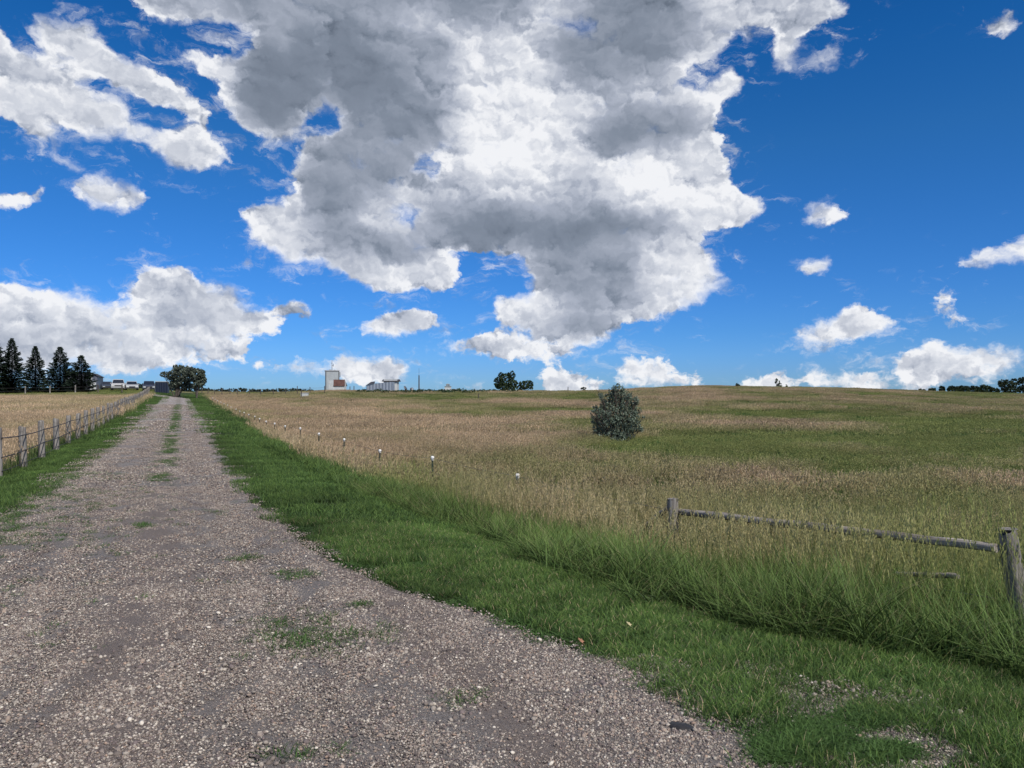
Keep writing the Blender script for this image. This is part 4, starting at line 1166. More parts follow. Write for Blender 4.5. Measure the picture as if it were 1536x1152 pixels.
def build_cars():
    rub = simple_mat('tyre_rubber', (.02, .02, .022), .8); rim_m = simple_mat('wheel_rim', (.35, .36, .38), .35, .7)
    gl = simple_mat('car_glass', (.02, .024, .032), .1, 0, .1, 1, spec=.8); lamp = simple_mat('headlamp_glass', (.6, .62, .6), .2); bl = simple_mat('black_trim', (.03, .03, .033), .6)
    def paint(name, c): return simple_mat(name, c, .28, .1, .04, 3, spec=.6)
    def car(px, Y, rz, cat, label, col, W=1.85, L=4.6, H=1.55, kind='suv'):
        p = at(px, Y); root = empty(cat.replace(' ', '_'), p, rz + .45, label, cat, 'vehicles parked on the hilltop')
        # length along y; front towards -y (the camera)
        hood = H * .60; w = W / 2
        if kind == 'pickup': prof = [(-L / 2, .35), (L / 2, .35), (L / 2, hood), (.35, hood), (.25, hood + .02), (-.9, hood + .02), (-L / 2 + .15, hood - .08), (-L / 2, hood - .25)]; cab = [(-.95, hood), (-.35, H), (.3, H), (.42, hood)]
        elif kind == 'sedan': prof = [(-L / 2, .3), (L / 2, .3), (L / 2, hood), (L / 2 - .2, hood + .05), (-.7, hood + .02), (-L / 2 + .2, hood - .1), (-L / 2, hood - .28)]; cab = [(-.8, hood), (-.1, H), (.9, H), (1.7, hood)]
        else: prof = [(-L / 2, .35), (L / 2, .35), (L / 2, hood), (L / 2 - .1, hood + .05), (-.9, hood + .03), (-L / 2 + .15, hood - .08), (-L / 2, hood - .3)]; cab = [(-1.0, hood), (-.45, H), (L / 2 - .6, H), (L / 2 - .15, hood)]
        mb = MB(); n = len(prof)
        vs = []
        for x, k in ((-w, .96), (-w * .97, 1), (w * .97, 1), (w, .96)):
            for (a, b) in prof: vs.append((x, a * k, b if b > .5 else b))
        fs = [tuple(range(n)), tuple(range(4 * n - 1, 3 * n - 1, -1))]
        for s in range(3):
            for i in range(n): fs.append((s * n + i, (s + 1) * n + i, (s + 1) * n + (i + 1) % n, s * n + (i + 1) % n))
        mb.add(vs, fs)
        (a, b), (c, d), (e, f), (g, h_) = cab
        iw, tw = w * .94, w * .76
        mb.add([(-iw, a, b), (iw, a, b), (tw, c, d), (-tw, c, d), (-tw, e, f), (tw, e, f), (iw, g, h_), (-iw, g, h_)], [(3, 2, 5, 4), (0, 1, 2, 3), (4, 5, 6, 7), (0, 3, 4, 7), (1, 2, 5, 6)])
        for s in (-1, 1): mb.box((s * (w + .09), a + .15, hood + .1), (.18, .1, .14))
        body = mb.build('body', col, root)
        def lerp(u, v, t): return tuple(u[i] + (v[i] - u[i]) * t for i in range(3))
        mb = MB(); q = [lerp((-iw, a, b), (-tw, c, d), .12), lerp((iw, a, b), (tw, c, d), .12), lerp((iw, a, b), (tw, c, d), .88), lerp((-iw, a, b), (-tw, c, d), .88)]
        q = [(x * .93, y - .015, z + .005) for x, y, z in q]; mb.add(q + [(x, y + .01, z - .003) for x, y, z in q], [(0, 1, 2, 3), (7, 6, 5, 4), (0, 1, 5, 4), (1, 2, 6, 5), (2, 3, 7, 6), (3, 0, 4, 7)]); mb.build('windscreen', gl, root)
        for s in (-1, 1):
            mb = MB(); q = [(s * (iw + .005) * .995, a + .25, b + .08), (s * (iw + .005) * .995, g - .25, b + .08), (s * (tw + .02), e - .12, d - .08), (s * (tw + .02), c + .15, d - .08)]
            mb.add(q + [(x - s * .01, y, z) for x, y, z in q], [(0, 1, 2, 3), (7, 6, 5, 4)]); mb.build('side_window', gl, root)
            for yy in (-L / 2 + .8, L / 2 - .85):
                t = MB(); t.tube([(s * (w - .2), yy, .34), (s * (w + .02), yy, .34)], .34, 16); wo = t.build('wheel', rub, root)
                t = MB(); t.tube([(s * (w - .01), yy, .34), (s * (w + .03), yy, .34)], .2, 12); t.build('rim', rim_m, wo)
            t = MB(); t.box((s * (w - .28), -L / 2 - .005, hood - .33), (.38, .06, .16)); t.build('headlight', lamp, root)
        t = MB(); t.box((0, -L / 2 - .01, hood - .35), (W * .48, .05, .2)); t.build('grille', bl, root)
        t = MB(); t.box((0, -L / 2 - .03, .42), (W * .96, .12, .2)); t.build('bumper', bl, root)
        return root
    car(150, 147, .3, 'car', 'dark low car almost hidden next to the metal shed', paint('black_paint', (.02, .022, .026)), 1.8, 4.5, 1.4, 'sedan')
    car(160.5, 140, .1, 'car', 'dark blue-grey car, second from the left in the parked row', paint('blue_grey_paint', (.05, .065, .09)), 1.85, 4.6, 1.5, 'sedan')
    car(177.5, 134, 0, 'pickup truck', 'tallest parked vehicle, a white pickup truck with a dark windscreen', paint('white_paint', (.46, .46, .46)), 2.1, 5.4, 2.0, 'pickup')
    car(197.5, 134, .05, 'car', 'silver-white car parked right of the white pickup truck', paint('silver_paint', (.40, .41, .42)), 1.95, 4.6, 1.65, 'suv')
    car(223.5, 130, 0, 'car', 'dark blue vehicle parked immediately left of the navy container', paint('navy_paint', (.035, .045, .075)), 1.95, 4.7, 1.75, 'suv')

def build_small():
    # fallen leaves and a dark flat stone at the edge of the gravel
    lm = simple_mat('dry_leaf', (.30, .15, .085), .7, 0, .3, 40); lm2 = simple_mat('pale_dry_leaf', (.42, .36, .20), .7, 0, .3, 40)
    for (px, py, s, m, lab) in ((871, 983, .026, lm, 'orange-brown fallen leaf on the grass edge beside the gravel'), (943, 952, .024, lm2, 'pale curled dry leaf lying in the mown grass')):
        x, y = ray(px, py); z = float(terrain(x, y)) + .075
        pts = [(0, -1), (.35, -.55), (.8, -.5), (.55, -.05), (.75, .45), (.3, .5), (0, 1.1), (-.3, .5), (-.75, .45), (-.55, -.05), (-.8, -.5), (-.35, -.55)]
        vs = [(a * s, b * s, .25 * s * abs(a) ** 1.5) for a, b in pts] + [(0, 0, -.1 * s)]
        mb = MB(); n = len(pts); mb.add(vs, [(i, (i + 1) % n, n) for i in range(n)])
        root = empty('fallen_leaf', (x, y, z), .7, lab, 'leaf'); root.rotation_euler = (R(28), R(12), .7)
        o = mb.build('blade', m, root); sm = o.modifiers.new('t', 'SOLIDIFY'); sm.thickness = .0015
        mb = MB(); mb.tube([(0, 0, -.1 * s), (0, -s, .0), (.1 * s, -1.6 * s, .1 * s)], .001, 5); mb.build('stalk', m, root)
    x, y = ray(1021, 1097)
    mb = MB(); vs, fs = [], []; rr = random.Random(3)
    pr = [(1, 0), (1.02, .25), (.8, .7), (.4, .95), (0, 1)]
    n = 18; jit = [1 + rr.uniform(-.15, .15) for _ in range(n)]
    for a, b in pr:
        for k in range(n):
            th = 2 * PI * k / n; vs.append((.072 * a * jit[k] * math.cos(th), .042 * a * jit[k] * math.sin(th), .016 * b))
    for i in range(len(pr) - 1):
        for k in range(n): fs.append((i * n + k, i * n + (k + 1) % n, (i + 1) * n + (k + 1) % n, (i + 1) * n + k))
    mb.add(vs, fs, True)
    o = mb.build('flat_stone', simple_mat('dark_wet_stone', (.03, .028, .027), .45, 0, .3, 30, .004), None, (x, y, float(terrain(x, y, False)) + .012))
    o.rotation_euler = (0, 0, -.5); tag(o, 'dark flat stone lying in the gravel near the lower right', 'stone')

# ------------------------------------------------------------------ sky
MAIN = [(150, -60), (190, 0), (215, 22), (250, 33), (275, 45), (300, 36), (340, 36), (385, 48), (380, 75), (372, 98), (345, 118), (335, 150), (345, 185), (380, 200), (430, 222), (460, 218), (446, 245), (436, 265), (450, 290), (430, 296), (345, 308), (360, 330), (368, 348), (395, 365), (430, 390), (500, 405), (535, 418), (560, 432), (600, 432), (640, 437), (665, 435), (688, 425), (697, 400), (688, 390), (655, 378), (660, 368), (700, 380), (770, 373), (800, 378), (790, 400), (800, 420), (790, 440), (738, 452), (730, 470), (760, 485), (790, 490), (800, 505), (850, 520), (895, 525), (905, 510), (940, 490), (945, 478), (1000, 472), (1050, 455), (1070, 432), (1078, 398), (1060, 375), (1038, 350), (1110, 345), (1140, 330), (1145, 300), (1110, 290), (1095, 265), (1085, 230), (1075, 205), (1086, 188), (1083, 165), (1095, 150), (1115, 150), (1118, 120), (1100, 108), (1075, 112), (1045, 135), (1030, 128), (1020, 108), (1050, 100), (1082, 90), (1090, 60), (1115, 45), (1150, 35), (1182, 45), (1170, 100), (1205, 72), (1215, 40), (1260, 25), (1275, 15), (1265, 0), (1240, -60)]
HOLES = [[(440, 172), (462, 160), (480, 150), (503, 152), (500, 172), (506, 186), (496, 212), (474, 206), (462, 220), (444, 206), (450, 190)], [(625, 235), (665, 228), (672, 250), (640, 272), (622, 262)], [(843, 30), (878, 28), (876, 44), (846, 52)], [(900, 142), (1005, 138), (1003, 148), (905, 150)], [(790, 22), (825, 22), (818, 40), (800, 34)], [(590, 325), (612, 305), (622, 325), (605, 350)]]
PUFFS = [  # polygon, coverage weight
 ([(262, 68), (300, 78), (320, 88), (345, 75), (378, 85), (378, 118), (340, 122), (318, 124), (290, 108), (268, 84)], .9),
 ([(0, 35), (30, 78), (60, 82), (100, 98), (120, 118), (116, 130), (150, 142), (190, 168), (205, 178), (240, 198), (270, 188), (300, 196), (345, 225), (348, 246), (300, 262), (255, 252), (225, 218), (180, 210), (130, 203), (90, 183), (68, 168), (58, 178), (95, 202), (104, 224), (72, 216), (30, 192), (10, 178), (-60, 150), (-60, 20)], 1),
 ([(50, 45), (95, 26), (120, 38), (150, 60), (168, 80), (200, 95), (250, 113), (272, 140), (302, 160), (318, 192), (290, 182), (270, 167), (220, 152), (188, 147), (160, 122), (122, 107), (98, 86), (58, 64)], 1),
 ([(125, 22), (155, 28), (178, 45), (162, 56), (138, 46)], .6), ([(40, 10), (75, 20), (80, 34), (45, 30)], .45), ([(88, 228), (130, 236), (138, 254), (100, 254)], .7),
 ([(185, 50), (208, 58), (200, 66), (188, 60)], .55), ([(215, 45), (245, 55), (255, 75), (230, 66)], .5),
 ([(103, 270), (140, 256), (175, 264), (210, 278), (238, 290), (202, 312), (200, 330), (175, 324), (155, 308), (108, 300)], .85),
 ([(-20, 283), (50, 290), (80, 280), (88, 292), (50, 306), (82, 322), (58, 324), (38, 310), (-20, 310)], .8),
 ([(-60, 432), (30, 428), (70, 440), (95, 440), (115, 430), (150, 455), (180, 470), (205, 460), (232, 470), (225, 455), (160, 442), (170, 434), (212, 430), (207, 410), (172, 402), (240, 398), (262, 398), (300, 420), (355, 430), (362, 445), (387, 460), (407, 475), (430, 485), (426, 499), (360, 501), (330, 500), (377, 515), (384, 526), (350, 541), (300, 546), (180, 549), (120, 545), (60, 560), (-60, 560)], 1),
 ([(398, 465), (430, 456), (480, 468), (460, 477), (408, 474)], .8), ([(305, 385), (345, 378), (372, 388), (350, 394)], .8), ([(345, 372), (390, 372), (380, 382)], .6),
 ([(362, 550), (400, 541), (440, 541), (484, 550), (470, 559), (400, 555)], .85),
 ([(480, 545), (520, 538), (560, 533), (614, 545), (618, 562), (600, 572), (540, 572), (488, 563)], 1),
 ([(538, 485), (580, 477), (600, 468), (640, 472), (668, 476), (656, 491), (622, 493), (612, 504), (560, 507), (543, 500)], 1),
 ([(626, 520), (680, 515), (730, 503), (760, 490), (792, 508), (852, 525), (852, 537), (800, 542), (720, 533), (640, 532)], 1),
 ([(812, 560), (830, 551), (850, 558), (870, 567), (908, 570), (908, 584), (830, 586), (806, 574)], 1), ([(690, 576), (720, 574), (735, 584), (700, 587)], .8), ([(640, 572), (668, 568), (668, 586), (640, 586)], .7), ([(672, 552), (690, 555), (688, 566), (676, 564)], .6),
 ([(918, 545), (950, 536), (980, 535), (1008, 549), (1004, 556), (1062, 564), (1064, 584), (940, 584), (922, 560)], 1),
 ([(1100, 575), (1130, 570), (1155, 563), (1182, 563), (1202, 574), (1180, 587), (1100, 587)], 1), ([(1198, 556), (1230, 555), (1265, 570), (1250, 583), (1212, 577)], 1), ([(1262, 565), (1300, 560), (1330, 566), (1352, 575), (1340, 586), (1262, 586)], .9),
 ([(1320, 542), (1345, 532), (1368, 530), (1380, 511), (1410, 511), (1425, 520), (1450, 514), (1500, 518), (1534, 530), (1534, 552), (1480, 561), (1400, 570), (1350, 562)], 1.0), ([(1350, 570), (1420, 575), (1420, 588), (1350, 588)], .7),
 ([(1450, 568), (1500, 565), (1512, 576), (1450, 578)], .8),
 ([(1170, 500), (1210, 490), (1258, 480), (1270, 466), (1290, 468), (1305, 480), (1340, 470), (1352, 485), (1330, 496), (1290, 506), (1200, 509)], 1), ([(1265, 460), (1300, 462), (1298, 468), (1268, 468)], .6),
 ([(1188, 523), (1240, 514), (1262, 520), (1200, 532)], .8), ([(1206, 302), (1225, 309), (1250, 314), (1272, 325), (1256, 337), (1208, 338)], .95), ([(1182, 400), (1220, 390), (1258, 392), (1256, 402), (1208, 411)], .85),
 ([(1388, 398), (1430, 389), (1480, 379), (1560, 362), (1560, 390), (1450, 402), (1392, 406)], .9), ([(1503, 350), (1560, 334), (1560, 356)], .9), ([(1396, 457), (1410, 436), (1462, 429), (1432, 449), (1420, 462)], .8), ([(1398, 468), (1440, 478), (1492, 481), (1480, 491), (1420, 489)], .85),
 ([(1426, 42), (1470, 30), (1500, 12), (1532, 18), (1528, 44), (1500, 47), (1440, 50)], .85), ([(1308, 40), (1330, 30), (1347, 50), (1320, 62)], .6), ([(1145, 110), (1190, 93), (1240, 68), (1310, 68), (1302, 97), (1200, 107)], .5), ([(1395, 0), (1440, -10), (1450, 12), (1400, 10)], .6), ([(1160, 40), (1200, 40), (1190, 110), (1150, 115)], .6),
 ([(1120, 375), (1155, 372), (1155, 382), (1125, 382)], .5), ([(1073, 418), (1102, 418), (1100, 428), (1072, 430)], .8), ([(1195, 455), (1230, 452), (1230, 462), (1200, 462)], .5), ([(1330, 395), (1360, 395), (1350, 415), (1325, 412)], .5), ([(150, 548), (210, 545), (215, 556), (160, 558)], .6)]
TONE = [  # polygon, brightness inside (0 dark grey .. 1 white), default .66
 ([(-60, 425), (120, 425), (240, 455), (240, 480), (160, 478), (100, 470), (-60, 470)], .98), ([(-60, 482), (120, 478), (150, 520), (120, 548), (-60, 548)], .66), ([(205, 395), (300, 415), (300, 430), (230, 415)], .98), ([(220, 440), (330, 440), (400, 470), (330, 478), (240, 470)], .62), ([(150, 500), (380, 510), (380, 530), (150, 535)], .95), ([(140, 532), (350, 535), (320, 550), (140, 552)], .55), ([(310, 478), (430, 482), (425, 497), (330, 495)], .88),
 ([(-60, 20), (60, 80), (350, 230), (350, 262), (220, 220), (60, 180), (-60, 180)], .80), ([(50, 45), (100, 30), (280, 130), (310, 190), (180, 140), (60, 66)], .76), ([(262, 68), (378, 80), (378, 120), (300, 115)], .88), ([(100, 265), (238, 285), (205, 328), (110, 300)], .72), ([(-20, 283), (88, 283), (80, 322), (-20, 310)], .80),
 ([(300, -60), (640, -60), (620, 20), (560, 30), (460, 40), (330, 25)], .42), ([(360, 80), (440, 40), (560, 45), (600, 90), (590, 150), (500, 150), (430, 190), (370, 190)], .26), ([(520, 40), (660, 40), (680, 110), (600, 130)], .40), ([(500, 160), (620, 130), (680, 170), (640, 230), (560, 300), (520, 340), (460, 300), (450, 250), (510, 200)], .36),
 ([(570, -60), (800, -60), (790, 20), (700, 15), (640, 30)], .34), ([(610, 10), (660, 10), (650, 50), (615, 50)], .78), ([(690, 60), (800, 30), (830, 110), (850, 150), (790, 180), (700, 170), (680, 110)], .88), ([(680, 180), (860, 165), (900, 210), (860, 290), (760, 300), (700, 260)], .97), ([(760, 270), (880, 250), (900, 320), (780, 320)], .68),
 ([(820, 60), (900, -20), (1010, -20), (1060, 50), (990, 95), (900, 115), (850, 125)], .33), ([(1040, -60), (1240, -60), (1250, 20), (1120, 40), (1080, 60)], .72), ([(860, 215), (930, 155), (1040, 160), (1055, 195), (1000, 225), (920, 235)], .32), ([(900, 240), (1080, 210), (1110, 290), (1040, 310), (930, 300)], .98), ([(1030, 110), (1115, 108), (1110, 150), (1060, 180), (1030, 150)], .95), ([(1000, 290), (1145, 295), (1135, 335), (1040, 342)], .92),
 ([(640, 320), (720, 310), (820, 325), (920, 310), (1010, 325), (930, 360), (800, 372), (690, 365)], .24), ([(590, 260), (650, 260), (650, 300), (600, 310)], .62), ([(345, 300), (450, 290), (470, 350), (440, 385), (370, 350)], .85), ([(450, 290), (560, 300), (600, 360), (520, 380), (470, 350)], .45), ([(540, 350), (660, 355), (660, 385), (560, 390)], .34), ([(540, 395), (695, 395), (690, 430), (560, 430)], .92), ([(470, 380), (530, 385), (520, 405), (450, 392)], .6), ([(535, 310), (590, 320), (580, 350), (540, 335)], .92),
 ([(800, 375), (900, 375), (1000, 390), (980, 425), (880, 450), (800, 430)], .42), ([(960, 355), (1070, 370), (1070, 430), (1000, 450), (960, 420)], .86), ([(735, 445), (830, 440), (870, 465), (790, 480), (735, 475)], .88), ([(800, 480), (900, 465), (940, 478), (900, 500), (820, 500)], .40), ([(800, 500), (900, 505), (895, 525), (850, 520)], .75), ([(880, 435), (1000, 440), (1000, 465), (930, 465)], .72), ([(920, 380), (960, 360), (970, 385), (930, 400)], .35),
 ([(540, 470), (610, 470), (600, 490), (560, 492)], .55), ([(600, 470), (665, 475), (650, 492), (560, 505)], .88), ([(480, 532), (610, 535), (600, 548), (490, 548)], .66), ([(490, 549), (612, 549), (600, 572), (500, 568)], .97), ([(740, 500), (850, 525), (840, 538), (740, 530)], .85), ([(630, 520), (720, 515), (720, 530), (640, 530)], .72),
 ([(800, 550), (910, 560), (910, 586), (800, 586)], .94), ([(915, 533), (1062, 545), (1062, 586), (930, 586)], .97), ([(1090, 555), (1350, 555), (1350, 588), (1090, 588)], .92), ([(1320, 508), (1534, 515), (1534, 540), (1320, 540)], .95), ([(1330, 545), (1500, 545), (1480, 565), (1340, 565)], .68), ([(1170, 465), (1352, 465), (1352, 500), (1170, 500)], .96), ([(1185, 300), (1560, 330), (1560, 500), (1380, 500), (1380, 410), (1180, 410)], .86)]

def build_world():
    w = bpy.data.worlds.new('World'); SC.world = w; w.use_nodes = True
    t = NT(w.node_tree); bg = next(n for n in t.n if n.type == 'BACKGROUND')
    AZ, VM = .66, .58
    nu, nv = 180, 84
    az = np.linspace(-AZ, AZ, nu); vv = np.linspace(-.03, VM, nv)
    A, B = np.meshgrid(az, vv, indexing='ij')
    PX = CX + F * np.tan(A); PY = HY - F * B / np.cos(A)
    cov = np.full(PX.shape, 0.0)
    cov = np.where(pip(MAIN, PX, PY), 1.0, cov)
    for h in HOLES: cov = np.where(pip(h, PX, PY), .22, cov)
    for p, wt in PUFFS:
        hh = max(b for a, b in p) - min(b for a, b in p)
        m = pip(p, PX, PY) * wt * ((1.15 if min(b for a, b in p) > 552 else 2.0 if hh < 14 else 1.6 if hh < 26 else 1.25 if hh < 45 else 1.0))
        cov = np.maximum(cov, m)
    tone = np.full(PX.shape, .66)
    for p, v in TONE: tone = np.where(pip(p, PX, PY), v, tone)
    def blur(M, s):
        k = np.exp(-.5 * (np.arange(-6, 7) / s) ** 2); k /= k.sum()
        M = np.apply_along_axis(lambda m: np.convolve(np.pad(m, 6, mode='edge'), k, 'valid'), 0, M)
        return np.apply_along_axis(lambda m: np.convolve(np.pad(m, 6, mode='edge'), k, 'valid'), 1, M)
    wide = blur(blur(blur(cov, 3.), 3.), 3.); cov = blur(blur(cov, 1.1), .6); tone = blur(tone, 2.0)
    tc = t.node('ShaderNodeTexCoord'); D = tc.outputs['Generated']
    sp = t.node('ShaderNodeSeparateXYZ'); t.con(D, sp.inputs[0])
    azn = t.math('ARCTAN2', sp.outputs[0], sp.outputs[1])
    hyp = t.math('SQRT', t.math('ADD', t.math('MULTIPLY', sp.outputs[0], sp.outputs[0]), t.math('MULTIPLY', sp.outputs[1], sp.outputs[1])))
    vn = t.math('DIVIDE', sp.outputs[2], t.math('MAXIMUM', hyp, .02))
    cp = t.node('ShaderNodeCombineXYZ'); t.con(azn, cp.inputs[0]); t.con(vn, cp.inputs[1])
    p0 = cp.outputs[0]
    # noise with finer grain near the horizon
    wn = t.noise(p0, 16., 5, .6, 0, True)
    warp = t.vmath('MULTIPLY', t.vmath('SUBTRACT', wn, (.5, .5, .5)), (.052, .034, 0))
    wn2 = t.noise(p0, 70., 4, .6, 0, True)
    warp2 = t.vmath('MULTIPLY', t.vmath('SUBTRACT', wn2, (.5, .5, .5)), (.014, .011, 0))
    lowk = t.smooth(vn, -.02, .22)
    lk = t.node('ShaderNodeCombineXYZ'); kk = t.math('MULTIPLY_ADD', lowk, .75, .25); t.con(kk, lk.inputs[0]); t.con(kk, lk.inputs[1])
    p = t.vmath('ADD', t.vmath('ADD', p0, t.vmath('MULTIPLY', warp, lk.outputs[0])), warp2)
    s2 = t.node('ShaderNodeSeparateXYZ'); t.con(p, s2.inputs[0])
    un = t.math('MULTIPLY', s2.outputs[0], 1 / AZ)
    vnn = t.math('SUBTRACT', t.math('MULTIPLY', t.math('ADD', s2.outputs[1], .03), 2 / (VM + .03)), 1.)
    U3 = t.node('ShaderNodeCombineXYZ'); V3 = t.node('ShaderNodeCombineXYZ')
    for i in range(3): t.con(un, U3.inputs[i]); t.con(vnn, V3.inputs[i])
    def curve(sock, cols):
        n = t.node('ShaderNodeVectorCurve')
        mp = n.mapping; mp.clip_min_x = -1; mp.clip_max_x = 1; mp.clip_min_y = -1; mp.clip_max_y = 1
        for ci in range(3):
            c = mp.curves[ci]; y = cols[ci]; xs = np.linspace(-1, 1, len(y))
            c.points[0].location = (-1, float(y[0])); c.points[-1].location = (1, float(y[-1]))
            for j in range(1, len(y) - 1): c.points.new(float(xs[j]), float(y[j]))
            for q in c.points: q.handle_type = 'VECTOR'
        mp.update(); t.con(sock, n.inputs['Vector']); return n.outputs[0]
    def field(M, rank):
        m0 = M.mean(); Um, S, Vm = np.linalg.svd(M - m0, full_matrices=False)
        print('sky rank error', np.sqrt(((M - m0 - (Um[:, :rank] * S[:rank]) @ Vm[:rank]) ** 2).mean()))
        tot = None
        for b in range(0, rank, 3):
            fs, gs, sc = [], [], []
            for k in range(b, b + 3):
                f = Um[:, k]; g = Vm[k]; a1 = np.abs(f).max(); a2 = np.abs(g).max()
                fs.append(f / a1); gs.append(g / a2); sc.append(S[k] * a1 * a2)
            fo = t.vmath('MULTIPLY', curve(U3.outputs[0], fs), tuple(float(x) for x in sc))
            d = t.vmath('DOT_PRODUCT', fo, curve(V3.outputs[0], gs))
            tot = d if tot is None else t.math('ADD', tot, d)
        return t.math('ADD', tot, float(m0))
    C = field(cov, 36); T = field(tone, 27); W2 = field(wide, 12)
    # outside the traced part of the sky: scattered clouds from noise alone
    inside = t.math('MULTIPLY', t.math('SUBTRACT', 1., t.smooth(t.math('ABSOLUTE', azn), AZ * .93, AZ * .995)), t.math('SUBTRACT', 1., t.smooth(vn, VM * .93, VM * .995)))
    outside = t.math('SUBTRACT', 1., inside)
    og = t.noise(D, 3.2, 4, .55)
    oc = t.smooth(og, .47, .60)
    C = t.math('ADD', t.math('MULTIPLY', C, inside), t.math('MULTIPLY', oc, outside))
    T = t.math('ADD', t.math('MULTIPLY', T, inside), t.math('MULTIPLY', .7, outside))
    W2 = t.math('MULTIPLY', W2, inside)
    wst = t.vmath('MULTIPLY', p, (1., 1.3, 1.))
    nlo = t.noise(wst, 30., 9, .62, .2)
    nhi = t.noise(wst, 75., 6, .60, .1)
    lk2 = t.smooth(vn, .03, .20)
    n1 = t.math('ADD', t.math('MULTIPLY', nlo, lk2), t.math('MULTIPLY', nhi, t.math('SUBTRACT', 1., lk2)))
    n0 = t.noise(wst, 9., 3, .5)
    # cumulus lobes: domes whose sunward side is brighter
    def domes(vec):
        tot = None
        for sc, wgt in ((17., .60), (39., .28), (85., .14)):
            v = t.node('ShaderNodeTexVoronoi'); v.voronoi_dimensions = '2D'; v.inputs['Scale'].default_value = sc; t.con(vec, v.inputs['Vector'])
            dd = t.math('MULTIPLY', t.math('MULTIPLY', v.outputs['Distance'], v.outputs['Distance']), -wgt)
            tot = dd if tot is None else t.math('ADD', tot, dd)
        return tot
    wd = t.vmath('ADD', wst, t.vmath('MULTIPLY', t.vmath('SUBTRACT', wn2, (.5, .5, .5)), (.022, .022, 0)))
    H0 = domes(wd); H1 = domes(t.vmath('ADD', wd, (.006, .010, 0.)))
    rel = t.math('SUBTRACT', H0, H1)
    d = t.math('ADD', C, t.math('MULTIPLY', t.math('SUBTRACT', n1, .5), 1.05))
    d = t.math('ADD', d, t.math('MULTIPLY', t.math('SUBTRACT', n0, .5), .30))
    d = t.math('ADD', d, t.math('MULTIPLY', t.math('ADD', H0, .22), .30))
    # some edges crisp, some frayed
    soft = t.smooth(n0, .42, .62)
    ahi = t.math('MULTIPLY_ADD', soft, .46, .56)
    amr = t.node('ShaderNodeMapRange'); amr.interpolation_type = 'SMOOTHSTEP'; t.con(d, amr.inputs[0]); amr.inputs[1].default_value = .33; t.con(ahi, amr.inputs[2]); alpha = amr.outputs[0]
    # thin veils trailing round the clouds
    ws = t.noise(t.vmath('MULTIPLY', p, (.8, 1.7, 1.)), 24., 8, .68, .6)
    veil = t.smooth(t.math('ADD', t.math('MULTIPLY', W2, .42), t.math('MULTIPLY', t.math('SUBTRACT', ws, .5), 1.5)), .16, .62)
    veil = t.math('MULTIPLY', veil, t.math('MULTIPLY', t.smooth(W2, .02, .28), .80))
    alpha2 = t.math('MAXIMUM', alpha, veil)
    edge = t.math('SUBTRACT', 1., t.smooth(d, .50, 1.05))
    br = t.math('ADD', T, t.math('MULTIPLY', rel, t.math('MULTIPLY_ADD', edge, 1.2, t.math('MULTIPLY_ADD', t.smooth(T, .30, .75), .5, .22))))
    br = t.math('ADD', br, t.math('MULTIPLY_ADD', t.math('MULTIPLY', edge, t.smooth(T, .25, .7)), .20, .01))
    br = t.math('ADD', br, t.math('MULTIPLY', t.math('SUBTRACT', n0, .5), .62))
    br = t.math('ADD', br, t.math('MULTIPLY', t.math('SUBTRACT', n1, .5), .16))
    ccol = t.ramp(br, [(.05, (.135, .165, .215)), (.36, (.235, .275, .345)), (.60, (.42, .46, .55)), (.82, (.67, .70, .77)), (1.04, (.92, .93, .96))])
    sky = t.node('ShaderNodeTexSky'); sky.sky_type = 'NISHITA'; sky.sun_disc = False
    sky.sun_elevation = R(SUN_EL); sky.sun_rotation = R(SUN_AZ); sky.altitude = 600; sky.air_density = 1.0; sky.dust_density = .35; sky.ozone_density = 3.0
    STR = .10
    hs = t.node('ShaderNodeHueSaturation'); hs.inputs['Saturation'].default_value = 1.25; hs.inputs['Value'].default_value = 1.0
    t.con(sky.outputs[0], hs.inputs['Color'])
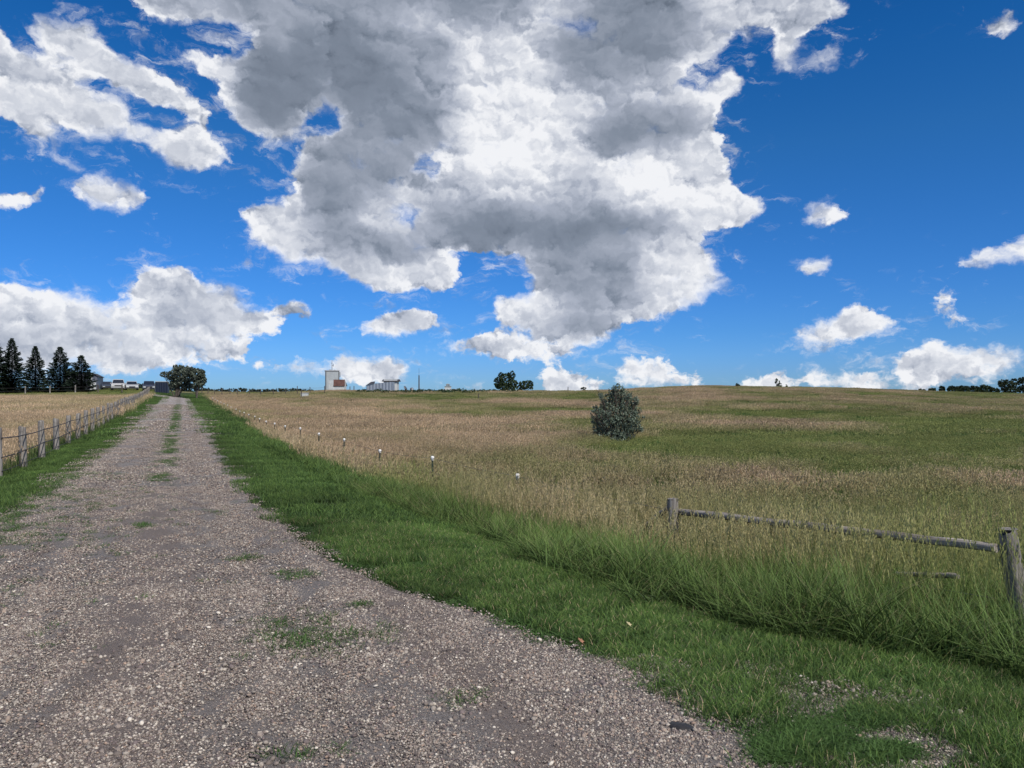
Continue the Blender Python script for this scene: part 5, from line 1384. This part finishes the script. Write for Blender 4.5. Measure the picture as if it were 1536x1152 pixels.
    tr = t.ramp(t.math('MULTIPLY', vn, 2.), [(0, (.21, .40, .80)), (.06, (.20, .38, .78)), (.16, (.18, .385, .73)), (.62, (.20, .47, .67)), (.86, (.135, .46, .68)), (1., (.12, .44, .66))])
    trs = t.vmath('SCALE', tr); trs.node.inputs['Scale'].default_value = 1.53
    skyc = t.mix(1., hs.outputs[0], trs, 'MULTIPLY')
    cl = t.vmath('SCALE', ccol); n = cl.node; n.inputs['Scale'].default_value = 1 / STR * .98
    mixed = t.mix(t.math('MULTIPLY', alpha2, .98), skyc, cl)
    t.con(mixed, bg.inputs[0]); bg.inputs[1].default_value = STR
    w.cycles.sampling_method = 'MANUAL'; w.cycles.sample_map_resolution = 256

SUN_EL, SUN_AZ = 46., 142.

def build_light_camera():
    ld = bpy.data.lights.new('sun', 'SUN'); ld.energy = 4.2; ld.angle = R(2); ld.color = (1, .94, .86)
    o = bpy.data.objects.new('sun', ld); COL.objects.link(o)
    a, e = R(SUN_AZ), R(SUN_EL)
    d = Vector((math.sin(a) * math.cos(e), math.cos(a) * math.cos(e), math.sin(e)))
    o.rotation_euler = (-d).to_track_quat('-Z', 'Y').to_euler(); o.location = d * 30
    cd = bpy.data.cameras.new('camera'); cam = bpy.data.objects.new('camera', cd); COL.objects.link(cam)
    cam.location = (0, 0, HC); cam.rotation_euler = (R(90), 0, 0)
    cd.sensor_width = 36; cd.lens = F / 1536 * 36; cd.shift_y = (HY - 576) / 1536
    cd.clip_start = .05; cd.clip_end = 9000
    SC.camera = cam
    SC.view_settings.view_transform = 'Standard'; SC.view_settings.look = 'None'; SC.view_settings.gamma = 1; SC.view_settings.exposure = 0
    SC.cycles.max_bounces = 6; SC.cycles.diffuse_bounces = 2; SC.cycles.glossy_bounces = 2; SC.cycles.transmission_bounces = 3; SC.cycles.transparent_max_bounces = 4
    SC.cycles.use_denoising = True

build_world()
build_ground()
build_road()
build_lawn()
build_weeds()
build_tall()
build_pebbles()
build_fences()
build_trees()
build_farm()
build_cars()
build_small()
build_light_camera()
